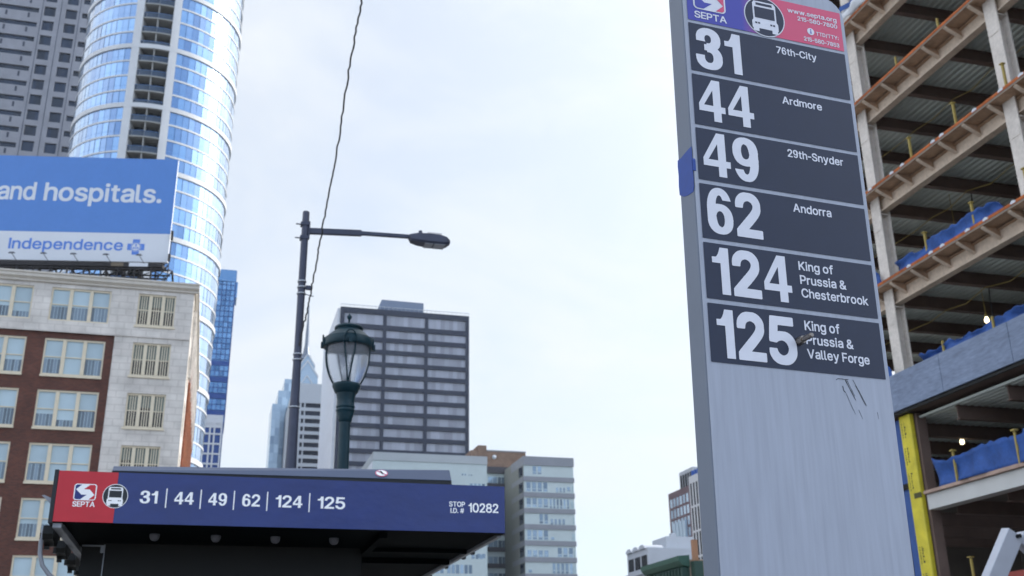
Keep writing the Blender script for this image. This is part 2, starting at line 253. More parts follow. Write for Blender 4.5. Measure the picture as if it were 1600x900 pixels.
# ------------------------------------------------------------------ lettering: outlines in 1/1000 of the cap height
GL={'#': ['97,1 86,15 86,43 123,251 116,258 0,260 -12,274 -12,311 2,395 14,409 139,411 148,417 174,580 167,587 60,587 49,594 44,603 44,635 59,723 74,735 194,735 199,738 206,760 238,973 255,992 375,994 389,982 391,936 359,756 359,742 366,735 529,737 534,746 567,959 576,987 588,994 713,992 724,978 724,950 690,740 694,735 810,733 821,719 821,691 808,603 801,591 791,587 671,587 666,583 659,566 636,418 643,411 750,411 761,404 766,395 766,358 750,270 736,258 615,258 611,255 576,62 571,15 560,1 435,-1 420,11 419,62 451,242 451,251 444,258 281,256 275,247 275,228 243,34 234,6 222,-1', '307,413 475,413 484,441 507,580 504,583 500,587 334,584 317,501'], '&': ['315,-13 278,-10 204,11 143,45 90,94 59,140 35,214 35,330 52,386 81,432 125,480 198,543 149,612 126,659 109,723 109,802 118,848 135,890 150,913 194,957 245,986 305,1003 430,1003 491,986 541,957 585,913 601,890 622,830 622,719 605,668 576,622 514,559 463,522 456,515 456,506 592,342 598,344 604,362 613,404 613,436 625,466 634,471 764,471 775,464 780,455 780,372 775,358 775,335 754,256 721,187 831,52 835,43 835,15 831,6 819,-1 657,-1 636,15 609,52 602,56 532,16 463,-6 403,-15', '326,145 375,143 398,147 463,173 482,187 487,196 331,386 315,402 305,405 282,388 234,339 214,302 206,261 223,214 245,184 282,160', '335,654 347,652 398,689 428,719 443,742 451,765 451,788 434,820 412,838 379,851 356,849 310,827 297,811 280,770 285,742 295,714'], '-': ['194,348 183,362 183,492 187,501 199,508 634,508 643,504 650,492 650,362 646,353 634,346'], '.': ['143,-9 120,-2 97,13 81,29 66,57 62,66 66,150 86,182 116,206 153,217 199,217 227,209 245,198 266,177 285,140 285,66 278,48 245,8 227,-2 199,-10'], '/': ['9,-143 -2,-128 -2,-91 300,1029 315,1040 449,1039 460,1024 460,992 158,-128 139,-144'], '0': ['375,-13 342,-10 296,2 245,25 217,45 194,64 155,108 130,145 107,191 76,288 62,372 62,413 58,427 58,566 62,580 62,622 76,705 107,802 130,848 155,885 204,938 259,977 315,999 356,1008 477,1008 555,986 620,948 669,899 721,816 752,728 770,631 770,598 775,584 775,409 757,284 730,200 698,136 664,89 611,41 551,7 514,-6 458,-15', '400,150 426,147 467,160 509,184 539,219 568,274 585,325 604,427 604,566 599,580 599,603 590,654 564,733 550,760 515,807 463,838 421,849 393,846 352,829 329,814 303,788 288,765 265,719 252,682 238,626 229,557 229,436 234,423 234,399 248,330 269,265 292,224 319,189 366,160'], '1': ['275,2 268,10 268,654 260,661 49,661 42,668 42,781 49,789 123,789 157,804 184,831 211,870 240,929 263,993 270,1000 432,1000 440,993 440,10 432,2'], '2': ['102,1 90,15 92,136 488,561 536,631 562,705 562,723 550,765 518,809 467,838 412,851 347,834 315,814 294,793 274,756 261,709 261,686 250,672 106,670 97,675 90,686 90,737 99,793 112,830 130,867 150,895 204,948 259,982 310,999 352,1008 477,1008 569,982 629,943 673,899 712,834 729,774 729,654 720,617 689,547 622,455 511,330 354,168 361,161 736,160 747,145 746,11 731,-1'], '3': ['260,-11 211,-2 157,16 103,47 61,84 30,128 7,182 -2,221 -7,305 5,327 177,327 184,319 179,305 179,260 197,197 226,160 251,143 275,135 295,130 334,130 354,135 393,155 420,182 432,201 445,241 445,324 432,364 420,383 404,403 378,422 339,435 280,432 265,450 216,450 209,457 209,575 216,582 265,582 273,590 275,616 329,617 359,625 396,659 415,708 415,767 410,786 386,831 369,844 339,858 310,862 280,858 246,843 224,821 207,791 199,757 199,722 212,673 210,668 34,666 22,678 22,791 40,855 55,885 94,934 143,972 172,987 251,1010 285,1010 300,1015 388,1010 467,987 526,951 563,914 589,875 612,811 617,786 617,683 612,659 589,595 563,555 536,526 587,472 623,408 641,344 641,226 613,138 587,98 565,71 501,25 428,-2 373,-12'], '4': ['360,1000 565,1000 565,372 675,372 675,222 565,222 565,0 368,0 368,222 0,222 0,392', '368,372 368,748 128,372'], '5': ['361,-13 329,-10 255,11 190,50 146,89 107,145 90,187 81,228 83,284 97,295 241,294 251,284 258,251 269,228 301,189 352,160 398,147 416,147 463,160 491,173 530,205 555,242 567,274 576,316 571,362 559,399 525,455 477,491 426,508 398,511 333,499 292,482 245,453 134,462 111,466 99,473 95,483 95,529 99,543 99,571 104,584 104,612 109,626 109,654 113,668 113,696 118,709 118,737 123,751 123,779 127,793 146,978 150,987 162,994 690,994 699,989 706,978 706,853 694,838 310,837 303,830 294,737 289,723 289,696 285,682 287,653 292,650 361,670 486,670 551,653 597,630 643,596 664,575 707,515 735,450 747,395 747,265 743,237 726,182 678,103 615,45 546,7 486,-10 458,-10 444,-15'], '6': ['270,-11 221,-2 182,11 118,47 88,71 66,98 30,157 17,192 2,256 2,604 17,703 45,796 75,860 115,919 172,971 221,997 295,1015 354,1015 428,997 467,977 496,956 538,914 574,860 594,821 618,752 609,745 437,745 428,752 402,816 378,848 339,867 310,867 290,861 269,845 247,816 232,786 214,732 199,649 206,641 270,656 378,656 467,633 531,597 555,577 587,541 623,477 646,393 651,310 646,295 641,226 623,167 587,103 555,66 506,30 467,11 428,-2 373,-12', '335,123 349,120 383,134 415,162 432,187 455,256 459,339 450,403 441,428 410,482 369,510 315,518 280,510 238,482 207,428 196,378 209,290 220,246 240,197 258,167 275,150 295,137 324,130'], '7': ['162,1 150,15 153,52 545,830 537,837 97,838 86,853 87,982 102,994 736,992 747,978 747,839 744,830 337,20 324,4 315,-1'], '8': ['370,-13 287,-1 227,21 194,39 167,59 118,108 84,163 67,224 67,335 76,372 98,423 127,464 157,494 192,520 190,528 150,566 116,622 99,691 99,770 109,816 130,867 160,908 217,959 259,982 329,1003 356,1008 477,1008 523,999 574,982 629,948 683,895 712,848 729,793 733,760 733,700 729,668 716,626 698,589 678,561 643,528 641,520 676,494 701,469 744,404 766,335 766,224 749,163 715,108 666,59 615,25 546,-1 500,-10 472,-10 458,-15', '386,150 440,147 514,169 558,200 573,224 590,265 587,311 578,339 553,376 518,403 491,417 430,434 403,434 370,426 342,417 292,388 260,348 249,325 238,284 255,228 287,189 329,164', '396,594 430,591 449,596 509,624 530,645 545,668 558,705 558,742 550,765 525,807 491,831 449,846 421,851 384,846 361,838 310,809 286,774 271,723 283,677 308,635 347,608'], '9': ['270,-11 216,6 187,20 125,69 65,157 32,246 39,253 211,253 220,246 251,177 275,150 295,137 319,130 349,135 369,145 391,167 412,201 430,251 445,310 448,354 442,358 354,342 256,346 177,369 108,410 71,447 50,477 34,506 12,565 2,609 2,747 25,831 45,870 71,909 108,946 177,987 231,1005 305,1015 354,1015 418,1005 472,987 501,972 541,946 577,909 613,855 641,772 646,747 646,708 651,693 651,663 646,649 646,541 651,526 646,388 636,319 609,216 584,157 523,69 462,20 393,-7 373,-12', '292,487 349,484 393,504 415,526 432,550 455,619 435,732 417,786 402,816 378,848 359,861 324,867 310,882 280,874 246,853 222,821 204,781 194,742 194,708 189,693 194,624 212,560 233,526 256,504'], ':': ['143,-9 120,-2 97,13 81,29 66,57 62,66 66,150 86,182 116,206 153,217 199,217 227,209 245,198 266,177 285,140 285,66 278,48 245,8 227,-2 199,-10', '143,500 120,507 97,522 66,566 62,575 66,659 86,691 120,718 148,726 199,726 227,718 245,707 266,686 285,649 285,575 278,557 245,517 227,507 199,499'], 'A': ['14,1 2,15 2,52 339,978 347,989 356,994 528,992 541,978 874,71 882,48 880,11 865,-1 717,-1 708,4 698,15 613,256 606,263 278,263 269,256 186,15 176,4 167,-1', '332,423 546,420 551,427 444,744 440,748 435,744 329,427'], 'B': ['93,1 81,15 83,982 97,994 523,994 569,985 634,959 676,929 710,895 737,853 761,774 761,663 749,617 729,580 703,550 672,524 672,520 703,499 752,450 767,427 789,376 798,335 798,228 794,200 774,145 743,99 713,69 639,25 583,8 523,-1', '260,163 481,161 551,178 588,201 604,219 619,247 627,288 615,330 595,362 569,388 537,408 500,420 477,425 264,425 257,418 257,168', '260,584 440,582 467,587 523,608 562,640 585,686 590,728 573,770 551,800 528,815 477,832 453,832 440,837 264,837 257,830 257,589'], 'C': ['444,-13 366,-1 292,25 259,44 183,103 150,140 112,196 89,242 67,302 49,390 49,423 44,436 44,557 49,571 49,603 62,677 84,742 112,797 164,871 227,929 282,965 319,982 393,1003 426,1008 560,1008 611,999 662,983 722,954 764,925 826,862 874,783 900,700 899,654 884,642 736,644 726,654 712,700 698,728 663,774 620,806 592,820 541,837 518,841 467,841 393,820 366,806 324,777 289,737 258,686 229,603 220,552 220,510 215,497 220,483 224,413 251,325 294,251 333,212 398,173 453,156 486,152 528,156 588,173 652,212 693,261 712,298 726,339 736,349 884,351 893,346 900,335 900,298 878,224 851,168 817,122 754,64 717,39 671,16 602,-6 537,-15'], 'D': ['93,1 81,15 83,982 97,994 500,994 597,972 634,959 685,931 738,890 766,862 804,811 846,728 872,631 877,552 882,538 882,460 877,446 872,367 846,270 804,187 761,131 713,87 643,44 574,18 467,-1', '260,163 430,161 523,183 555,197 606,230 646,274 670,316 692,376 706,446 706,483 710,501 706,515 701,584 670,682 632,742 606,767 555,801 477,827 412,837 264,837 257,830 257,168'], 'E': ['93,1 81,15 83,982 97,994 703,992 715,978 715,853 703,838 264,837 257,830 257,589 264,582 666,582 676,578 683,566 683,436 671,422 260,418 257,413 257,168 264,161 708,160 720,145 718,11 703,-1'], 'F': ['93,1 81,15 83,982 97,994 699,992 710,978 710,853 699,838 264,837 257,830 259,572 264,568 652,567 664,552 664,423 659,413 648,406 260,404 257,399 255,11 241,-1'], 'I': ['93,2 86,10 86,993 93,1000 251,1000 258,993 258,10 251,2'], 'K': ['93,1 81,15 81,978 86,987 97,994 241,994 255,982 257,580 264,573 312,631 648,989 657,994 833,994 842,989 849,978 849,950 840,932 530,603 493,557 851,52 854,15 849,6 838,-1 676,-1 666,4 650,20 368,418 356,423 271,335 257,311 255,11 241,-1'], 'N': ['93,1 81,15 81,978 86,987 97,994 264,994 280,982 703,314 708,314 710,978 715,987 727,994 865,994 875,989 882,978 882,15 877,6 865,-1 699,-1 687,6 348,538 259,684 257,15 252,6 241,-1'], 'O': ['444,-13 366,-1 292,25 259,44 215,75 150,140 121,182 79,265 53,362 49,423 44,436 44,557 49,571 49,603 62,677 84,742 112,797 164,871 227,929 282,965 319,982 393,1003 426,1008 560,1008 611,999 676,977 713,959 768,920 831,858 869,802 897,746 919,682 932,617 932,594 937,580 937,418 932,404 932,376 915,302 892,237 874,200 821,126 754,64 717,39 671,16 602,-6 537,-15', '479,154 495,152 528,156 602,181 643,207 678,237 716,293 740,344 757,404 766,464 766,529 752,612 735,663 712,709 687,746 648,786 606,812 555,832 514,841 467,841 393,820 342,790 308,760 274,714 246,659 224,580 220,510 215,497 220,483 220,441 234,376 251,325 294,251 333,212 370,187 435,161'], 'P': ['93,1 81,15 83,982 97,994 514,994 560,985 629,959 685,920 710,895 749,839 775,765 780,742 780,603 775,575 749,501 710,446 680,416 639,386 602,368 565,355 477,342 260,339 257,335 255,11 241,-1', '260,506 444,504 514,520 555,545 567,557 592,598 609,668 592,742 562,788 523,815 467,832 435,837 260,834 257,830 257,510'], 'S': ['384,-18 324,-15 278,-6 213,16 143,59 99,103 61,168 44,224 39,256 41,298 56,309 208,308 218,298 224,265 237,233 268,193 310,169 361,152 384,147 440,147 504,164 541,183 576,210 601,251 609,279 598,321 578,346 523,380 449,406 329,439 250,465 194,493 157,517 109,566 79,617 67,663 67,770 84,830 113,881 153,925 199,959 245,982 319,1003 352,1008 486,1008 537,999 611,972 676,929 706,899 741,848 757,811 766,774 766,714 761,705 750,698 606,699 596,709 578,765 551,800 514,824 463,841 440,846 389,846 329,829 301,815 271,793 243,742 238,723 246,696 267,663 324,627 412,596 518,568 583,547 643,519 699,480 729,450 749,423 763,399 775,362 780,344 780,228 758,154 729,108 680,59 652,39 588,7 528,-10 500,-15 449,-15 435,-19'], 'T': ['338,1 326,15 326,830 319,837 42,838 30,853 32,982 46,994 787,992 798,978 798,853 787,838 509,837 502,830 502,15 497,6 486,-1'], 'U': ['398,-13 352,-6 287,16 250,35 208,64 150,122 130,150 112,182 90,242 81,298 83,982 97,994 241,994 255,982 257,339 261,316 288,251 303,228 329,203 375,173 426,156 449,152 504,152 555,164 597,183 620,198 650,228 666,251 679,279 692,321 696,344 698,982 713,994 861,992 872,978 872,302 858,228 838,177 803,122 745,64 703,35 666,16 602,-6 551,-15'], 'V': ['356,1 346,11 334,43 15,908 2,945 4,982 19,994 167,994 176,989 184,978 379,436 440,249 444,248 695,973 708,989 717,994 870,992 882,978 882,950 865,899 542,15 523,-1'], 'Y': ['356,1 345,15 343,399 5,941 4,982 19,994 180,994 190,989 212,959 360,719 427,603 435,595 443,603 635,922 680,989 690,994 851,992 863,978 860,936 522,395 519,11 504,-1'], 'a': ['227,-13 167,2 120,27 76,66 47,108 35,140 25,187 25,270 38,321 62,362 93,392 134,419 204,443 245,453 449,480 467,488 476,497 479,510 474,529 462,561 444,582 407,602 379,610 338,610 296,598 268,584 238,561 211,520 194,508 157,508 56,537 44,552 47,589 81,649 116,689 162,723 199,741 236,753 315,767 398,767 458,758 509,741 560,712 604,668 629,626 646,566 646,543 650,529 649,11 634,-1 500,-1 485,11 482,38 477,41 463,27 430,7 361,-15', '303,140 319,138 347,143 384,155 426,180 447,200 464,228 479,274 477,327 453,328 305,305 250,288 215,265 197,224 204,196 215,177 245,155 282,143'], 'b': ['356,-13 319,-4 296,7 259,32 241,50 234,43 232,11 217,-1 83,-1 74,4 67,15 67,978 72,987 83,994 217,994 232,982 236,704 241,702 259,721 301,747 329,758 379,767 463,767 495,763 551,746 611,712 650,677 673,649 703,603 729,538 747,446 747,307 733,228 716,177 678,108 625,50 583,21 546,2 481,-15', '386,145 421,143 463,155 495,175 525,205 555,261 567,298 576,348 576,409 571,436 541,524 525,547 486,584 458,598 412,610 352,598 315,578 285,547 265,515 254,487 238,432 238,409 234,395 234,358 243,302 260,251 274,224 289,200 315,175 338,160'], 'c': ['315,-13 292,-10 227,11 171,45 109,108 84,145 53,214 35,298 35,450 44,501 73,584 104,635 157,693 213,732 282,758 342,767 421,767 481,758 532,741 560,727 597,702 646,654 666,626 689,575 692,566 690,520 676,508 583,485 546,485 537,490 528,501 518,529 502,552 481,573 449,593 389,610 352,605 315,593 278,568 252,538 228,492 215,455 206,409 206,339 223,270 241,228 257,205 287,175 319,155 361,143 403,143 421,147 453,160 491,184 513,214 534,261 551,272 578,272 680,246 692,237 696,228 696,196 675,140 636,85 592,45 555,21 504,-1 444,-15'], 'd': ['296,-13 236,2 190,25 162,45 104,108 89,131 56,200 35,298 35,455 49,524 66,575 109,649 148,693 194,727 231,746 268,758 319,767 403,767 430,763 472,750 504,733 537,707 541,708 545,982 560,994 703,992 715,978 713,11 699,-1 565,-1 550,11 548,43 541,50 523,32 486,7 440,-10 421,-15', '354,145 389,143 440,158 467,175 493,200 522,251 534,288 548,376 534,464 522,501 493,552 472,573 449,588 421,601 379,610 347,605 305,590 266,561 228,497 206,413 206,339 220,279 241,228 268,190 292,170 319,155'], 'e': ['319,-13 278,-6 241,7 194,30 143,69 89,136 61,191 52,219 35,298 35,450 39,478 61,557 89,612 118,654 180,712 241,746 301,763 324,763 338,767 416,767 430,763 453,763 514,746 583,707 622,672 661,622 684,575 706,501 710,469 709,325 694,314 217,314 209,307 223,256 252,205 278,180 305,163 366,143 416,143 467,160 491,175 511,196 539,242 551,249 588,249 685,224 700,210 701,177 675,117 655,89 602,41 551,11 518,-1 458,-15', '214,464 528,462 533,469 513,524 481,568 444,593 389,610 370,610 310,593 278,573 248,543 228,510 212,469'], 'f': ['130,1 118,15 118,598 111,605 0,605 -12,612 -16,622 -16,742 -12,751 0,758 111,758 116,761 118,862 130,913 150,950 194,994 217,1009 259,1026 301,1036 398,1036 444,1026 467,1017 474,1006 474,969 447,881 430,869 389,869 375,874 333,871 306,853 297,839 289,811 289,765 296,758 430,758 440,753 447,742 447,622 440,610 430,605 296,605 289,598 289,15 285,6 273,-1'], 'g': ['305,-277 259,-269 208,-252 171,-234 130,-204 104,-179 70,-133 67,-86 72,-77 88,-64 162,-22 199,-19 211,-26 234,-59 259,-84 301,-109 338,-121 370,-126 435,-117 495,-89 514,-74 527,-54 544,-3 547,66 541,69 504,39 467,21 440,13 416,8 305,8 222,30 157,69 109,117 89,145 66,187 44,251 35,302 35,460 56,552 84,612 109,649 143,689 194,727 231,746 268,758 324,767 403,767 435,763 486,746 523,721 541,702 548,709 550,746 560,756 703,756 715,742 715,-40 698,-114 669,-165 639,-200 592,-234 555,-252 481,-274 449,-279', '349,168 398,166 416,170 458,187 486,207 522,261 544,330 544,353 548,367 548,399 539,455 522,506 497,547 458,584 430,598 384,610 347,605 324,598 296,584 268,563 246,534 228,497 206,418 206,348 211,321 228,270 241,242 261,214 287,193 315,178'], 'h': ['79,1 67,15 67,978 72,987 83,994 217,994 227,989 234,978 236,708 241,707 255,721 296,746 352,763 379,767 458,767 491,763 546,746 588,721 636,672 661,631 678,580 687,524 687,15 683,6 671,-1 532,-1 518,11 516,483 511,501 499,538 467,578 444,593 407,605 366,605 319,590 292,573 275,557 251,515 238,473 238,441 234,427 232,11 217,-1'], 'i': ['79,1 67,15 67,742 72,751 83,758 217,758 227,753 234,742 234,15 229,6 217,-1', '120,820 83,837 62,858 52,876 49,885 52,969 62,987 79,1003 116,1022 190,1022 208,1016 243,987 257,959 261,908 254,876 243,858 227,841 204,826 180,818'], 'k': ['79,1 67,15 67,978 72,987 83,994 217,994 227,989 234,978 236,486 241,485 509,756 676,758 690,746 692,714 687,705 419,432 416,423 706,57 710,48 710,15 706,6 694,-1 523,1 493,34 298,284 278,303 259,291 234,261 232,11 217,-1'], 'l': ['204,-4 153,10 125,27 104,48 79,89 67,136 67,978 72,987 83,994 217,994 227,989 234,978 234,228 238,214 238,187 244,168 259,155 282,152 296,156 324,156 335,150 345,126 359,62 359,20 354,11 342,2 301,-6'], 'm': ['79,1 67,15 67,742 74,753 83,758 217,758 232,746 234,719 241,712 278,741 329,763 347,767 458,767 518,746 546,726 584,682 592,679 629,716 666,741 708,758 745,767 865,767 921,750 949,736 976,716 1011,677 1036,635 1047,603 1057,538 1057,15 1050,4 1041,-1 902,-1 888,11 886,510 874,552 857,575 828,595 782,610 745,605 694,582 663,543 646,487 644,11 629,-1 495,-1 486,4 479,15 479,497 474,524 464,552 440,582 403,602 361,610 319,598 292,582 260,547 238,492 238,460 234,446 232,11 217,-1'], 'n': ['79,1 67,15 67,742 72,751 83,758 217,758 232,746 234,714 241,707 278,736 333,758 379,767 458,767 491,763 546,746 588,721 632,677 656,640 683,557 683,534 687,520 687,15 683,6 671,-1 532,-1 518,11 516,483 511,501 499,538 467,578 444,593 407,605 366,605 319,590 292,573 275,557 251,515 238,473 238,441 234,427 232,11 217,-1'], 'o': ['315,-13 292,-10 227,11 171,45 109,108 84,145 53,214 35,298 35,450 44,501 73,584 104,635 157,693 213,732 282,758 342,767 421,767 481,758 532,741 602,698 646,654 684,598 698,571 715,520 729,450 729,298 724,265 703,191 679,145 636,85 592,45 537,11 472,-10 444,-15', '354,145 403,143 421,147 453,160 495,190 522,228 536,256 553,311 562,372 558,418 545,464 531,506 502,552 458,588 389,610 352,605 315,593 266,557 246,529 228,492 206,409 206,339 220,279 241,228 257,205 287,175 319,155'], 'p': ['79,-263 67,-248 69,746 83,758 217,758 232,746 234,709 241,702 259,721 301,747 329,758 379,767 463,767 495,763 551,746 611,712 650,677 673,649 703,603 729,538 747,446 747,307 733,228 716,177 678,108 625,50 583,21 523,-6 481,-15 361,-15 296,7 259,32 241,50 236,49 232,-253 217,-265', '386,145 421,143 463,155 495,175 525,205 555,261 567,298 576,348 576,409 571,436 541,524 525,547 486,584 458,598 412,610 352,598 315,578 285,547 265,515 254,487 238,432 238,409 234,395 234,358 243,302 260,251 274,224 289,200 315,175 338,160'], 'r': ['79,1 67,15 69,746 83,758 217,758 232,746 234,723 241,718 264,736 301,755 329,763 352,767 463,766 474,751 474,612 470,603 458,596 366,601 305,579 271,552 251,520 238,483 238,460 234,446 232,11 217,-1'], 's': ['264,-13 204,-1 171,11 130,36 86,75 66,103 39,163 35,182 35,214 39,224 51,230 134,249 185,254 200,242 212,205 241,170 264,155 338,138 407,155 440,175 453,191 464,214 457,237 440,258 412,274 199,331 167,345 130,369 90,409 70,441 58,483 58,584 70,626 104,677 148,716 204,746 264,763 287,763 301,767 389,767 403,763 426,763 504,736 541,712 576,677 607,631 622,589 622,552 618,543 602,531 518,513 481,513 470,520 453,552 430,582 398,602 375,610 338,615 278,598 255,582 232,552 229,543 232,524 250,502 282,483 333,466 440,443 495,426 551,399 588,369 615,335 636,279 636,168 624,131 599,89 555,45 500,11 449,-6 403,-15'], 't': ['273,-9 222,-1 180,16 157,32 127,62 103,103 90,150 90,598 83,605 0,605 -9,610 -16,622 -15,746 0,758 83,758 88,761 90,908 95,918 106,925 245,923 257,908 259,761 264,758 389,758 398,753 405,742 405,622 398,610 389,605 264,605 257,598 257,219 268,173 287,155 310,147 333,152 384,152 396,145 405,122 419,57 419,15 407,1 384,-6 356,-6 342,-10'], 'u': ['278,-9 217,7 180,25 153,45 132,66 103,108 81,159 67,228 69,746 83,758 217,758 232,746 234,316 238,302 238,270 251,228 278,184 319,160 370,147 430,164 463,184 494,224 511,265 516,288 518,746 532,758 676,756 687,742 686,11 671,-1 537,-1 522,11 521,43 514,50 477,21 449,7 407,-6 384,-10'], 'w': ['236,1 223,15 211,52 12,709 12,742 19,753 28,758 171,758 186,746 310,303 317,307 433,737 449,756 597,758 612,746 731,303 738,307 770,436 857,742 865,753 875,758 1018,758 1030,751 1034,742 1030,696 826,25 814,4 805,-1 666,-1 652,11 562,316 530,441 523,454 516,446 502,386 394,11 379,-1'], 'y': ['111,-268 69,-258 58,-244 58,-207 83,-119 102,-103 130,-103 167,-112 208,-93 226,-73 240,-45 261,15 261,29 5,700 4,746 19,758 167,758 178,751 352,270 361,264 524,719 539,751 551,758 699,756 710,742 710,705 703,682 402,-105 379,-151 354,-188 315,-228 264,-257 213,-269']}
GB={'1': ['246,2 238,10 238,654 231,661 49,661 42,668 42,781 49,789 123,789 143,797 155,806 191,860 197,880 206,894 238,993 246,1000 432,1000 440,993 440,10 432,2'], '2': ['85,0 74,10 69,19 71,162 101,193 109,206 172,269 181,282 239,340 248,354 311,416 319,430 382,492 391,506 427,541 436,555 453,573 480,608 500,640 509,658 522,702 520,720 513,742 494,774 487,780 465,795 438,809 411,816 384,816 340,800 317,785 302,769 282,733 275,711 275,702 270,689 269,662 255,648 89,646 80,651 69,666 69,742 74,756 74,774 78,787 78,796 90,832 108,868 127,894 183,950 219,974 237,983 286,999 326,1008 474,1008 514,999 563,983 594,965 621,946 668,899 692,863 705,836 717,800 717,792 722,778 722,635 705,577 683,532 637,465 605,430 596,416 574,394 565,381 520,336 512,322 413,224 404,211 391,197 392,193 398,191 724,189 735,179 739,171 738,14 728,3 719,-1'], '3': ['260,-11 211,-2 157,16 128,30 103,47 61,84 30,128 7,182 -2,221 -2,251 -7,265 -7,305 -2,319 5,327 206,327 212,319 209,310 209,256 214,236 227,201 256,170 285,155 339,155 359,161 378,174 391,187 409,221 415,241 415,260 420,275 420,290 415,305 415,324 404,359 391,378 373,396 344,410 310,415 280,409 274,413 273,442 269,447 265,450 216,450 209,457 209,595 216,602 265,602 269,604 273,609 274,639 280,643 300,636 315,636 344,645 354,651 373,673 386,708 386,767 373,801 354,823 324,838 290,838 270,830 248,811 242,801 229,762 229,718 237,688 245,673 241,667 34,666 28,668 22,678 22,791 27,806 27,816 40,855 55,885 71,909 94,934 118,956 143,972 172,987 226,1005 236,1005 251,1010 285,1010 300,1015 339,1015 354,1010 388,1010 403,1005 413,1005 467,987 487,977 526,951 563,914 589,875 612,811 612,801 617,786 617,683 612,668 612,659 589,595 563,555 538,531 536,526 538,521 550,509 568,496 587,472 615,428 623,408 641,344 641,226 632,187 613,138 587,98 565,71 501,25 482,16 428,-2 418,-2 403,-7 388,-7 373,-12'], '4': ['360,1000 565,1000 565,372 675,372 675,222 565,222 565,0 368,0 368,222 0,222 0,392', '368,372 368,748 128,372'], '5': ['335,-13 326,-10 304,-10 232,10 206,24 170,48 152,61 123,90 86,144 69,184 60,224 62,305 71,316 80,320 246,319 260,305 267,273 278,251 293,229 304,217 326,203 353,189 375,182 398,180 411,182 433,189 460,203 483,217 494,229 518,264 529,296 537,331 534,354 522,389 509,416 489,443 447,474 398,490 371,490 326,478 295,465 259,439 250,436 197,436 183,441 156,441 143,445 116,445 89,451 75,465 74,541 78,555 78,582 83,595 83,622 87,635 87,662 92,675 92,702 96,716 96,742 101,756 101,783 105,796 105,823 109,836 109,863 114,876 114,903 118,917 118,943 123,957 124,979 134,990 143,995 684,993 695,984 699,975 699,827 688,812 679,807 317,807 311,800 306,783 306,756 302,742 302,716 297,702 297,680 304,675 335,682 483,682 523,673 545,666 590,643 634,611 659,586 701,528 719,492 730,456 735,439 735,425 739,412 739,260 735,246 735,233 730,215 719,179 692,130 672,104 625,57 585,28 541,6 483,-10 456,-10 442,-15'], '6': ['270,-11 221,-2 182,11 143,30 118,47 103,61 88,71 66,98 40,138 30,157 17,192 2,256 2,604 7,619 7,649 12,663 12,678 17,693 17,703 27,742 45,796 75,860 115,919 152,956 172,971 221,997 265,1010 280,1010 295,1015 354,1015 369,1010 383,1010 428,997 467,977 496,956 538,914 574,860 594,821 618,752 614,746 609,745 413,745 402,752 392,781 371,821 349,841 329,848 319,848 300,840 278,821 256,781 238,722 238,713 233,698 233,683 229,668 230,654 236,650 256,651 270,656 378,656 393,651 408,651 467,633 506,613 555,577 587,541 604,516 623,477 636,437 646,393 646,349 651,334 651,310 646,295 646,256 641,241 641,226 623,167 604,128 587,103 555,66 506,30 467,11 428,-2 418,-2 403,-7 388,-7 373,-12', '335,143 339,140 359,147 378,160 391,172 407,197 420,236 425,256 425,270 430,285 430,349 425,364 425,383 420,403 412,428 396,457 373,479 354,491 344,494 305,494 275,479 247,447 229,403 224,383 224,369 229,354 229,329 233,315 233,300 243,260 261,206 273,187 289,167 305,158 324,155'], '9': ['270,-11 216,6 187,20 162,37 125,69 106,93 65,157 58,177 50,192 32,246 39,253 241,253 248,246 266,197 285,171 295,163 315,155 339,155 366,172 387,206 410,275 410,285 415,300 415,315 420,329 420,344 413,351 408,351 393,346 369,346 354,342 295,342 280,346 256,346 241,351 231,351 177,369 147,384 108,410 71,447 50,477 34,506 12,565 2,609 2,747 12,791 25,831 45,870 71,909 108,946 147,972 177,987 231,1005 241,1005 256,1010 290,1010 305,1015 354,1015 369,1010 393,1010 408,1005 418,1005 472,987 501,972 541,946 577,909 613,855 641,772 641,762 646,747 646,708 651,693 651,663 646,649 646,541 651,526 651,477 646,462 646,388 641,373 641,349 636,334 636,319 627,285 627,275 609,216 584,157 543,93 523,69 506,52 462,20 432,6 393,-7 373,-12', '307,506 315,504 334,504 359,512 378,523 391,536 407,560 425,619 425,634 420,649 420,673 415,688 410,722 392,781 371,821 354,838 324,848 310,858 280,848 261,831 247,811 229,767 224,747 224,722 219,708 219,654 224,639 224,619 242,560 258,536 270,523 290,512']}
def lettering(s, name, mat, parent, x0, x1, z, cap, y, big=False, gap=85, space=300, zsh=0.0):
    """flat applied letters in the x,z plane at depth y, fitted between x0 and x1, baseline z, capital height cap"""
    c = bpy.data.curves.new(name, 'CURVE'); c.dimensions = '2D'; c.fill_mode = 'BOTH'
    x = 0; loops = []
    for ch in s:
        if ch == ' ': x += space; continue
        ks = [[tuple(map(int, p.split(','))) for p in k.split()] for k in (GB if big and ch in GB else GL)[ch]]
        a = min(p[0] for k in ks for p in k); b = max(p[0] for k in ks for p in k)
        loops += [[(px - a + x, py) for px, py in k] for k in ks]
        x += b - a + gap
    W = x - gap
    for k in loops:
        sp = c.splines.new('POLY'); sp.points.add(len(k) - 1); sp.use_cyclic_u = True
        for q, p in zip(sp.points, k): q.co = (x0 + p[0] / W * (x1 - x0), z + p[1] / 1000 * cap, 0, 1)
    tmp = bpy.data.objects.new(name, c); COL.objects.link(tmp)
    dg = bpy.context.evaluated_depsgraph_get(); me = bpy.data.meshes.new_from_object(tmp.evaluated_get(dg))
    bpy.data.objects.remove(tmp); bpy.data.curves.remove(c)
    me.name = name
    for v in me.vertices: v.co = (v.co.x, y, v.co.y)
    me.materials.clear(); me.materials.append(MATS[mat])
    return link(name, me, parent)
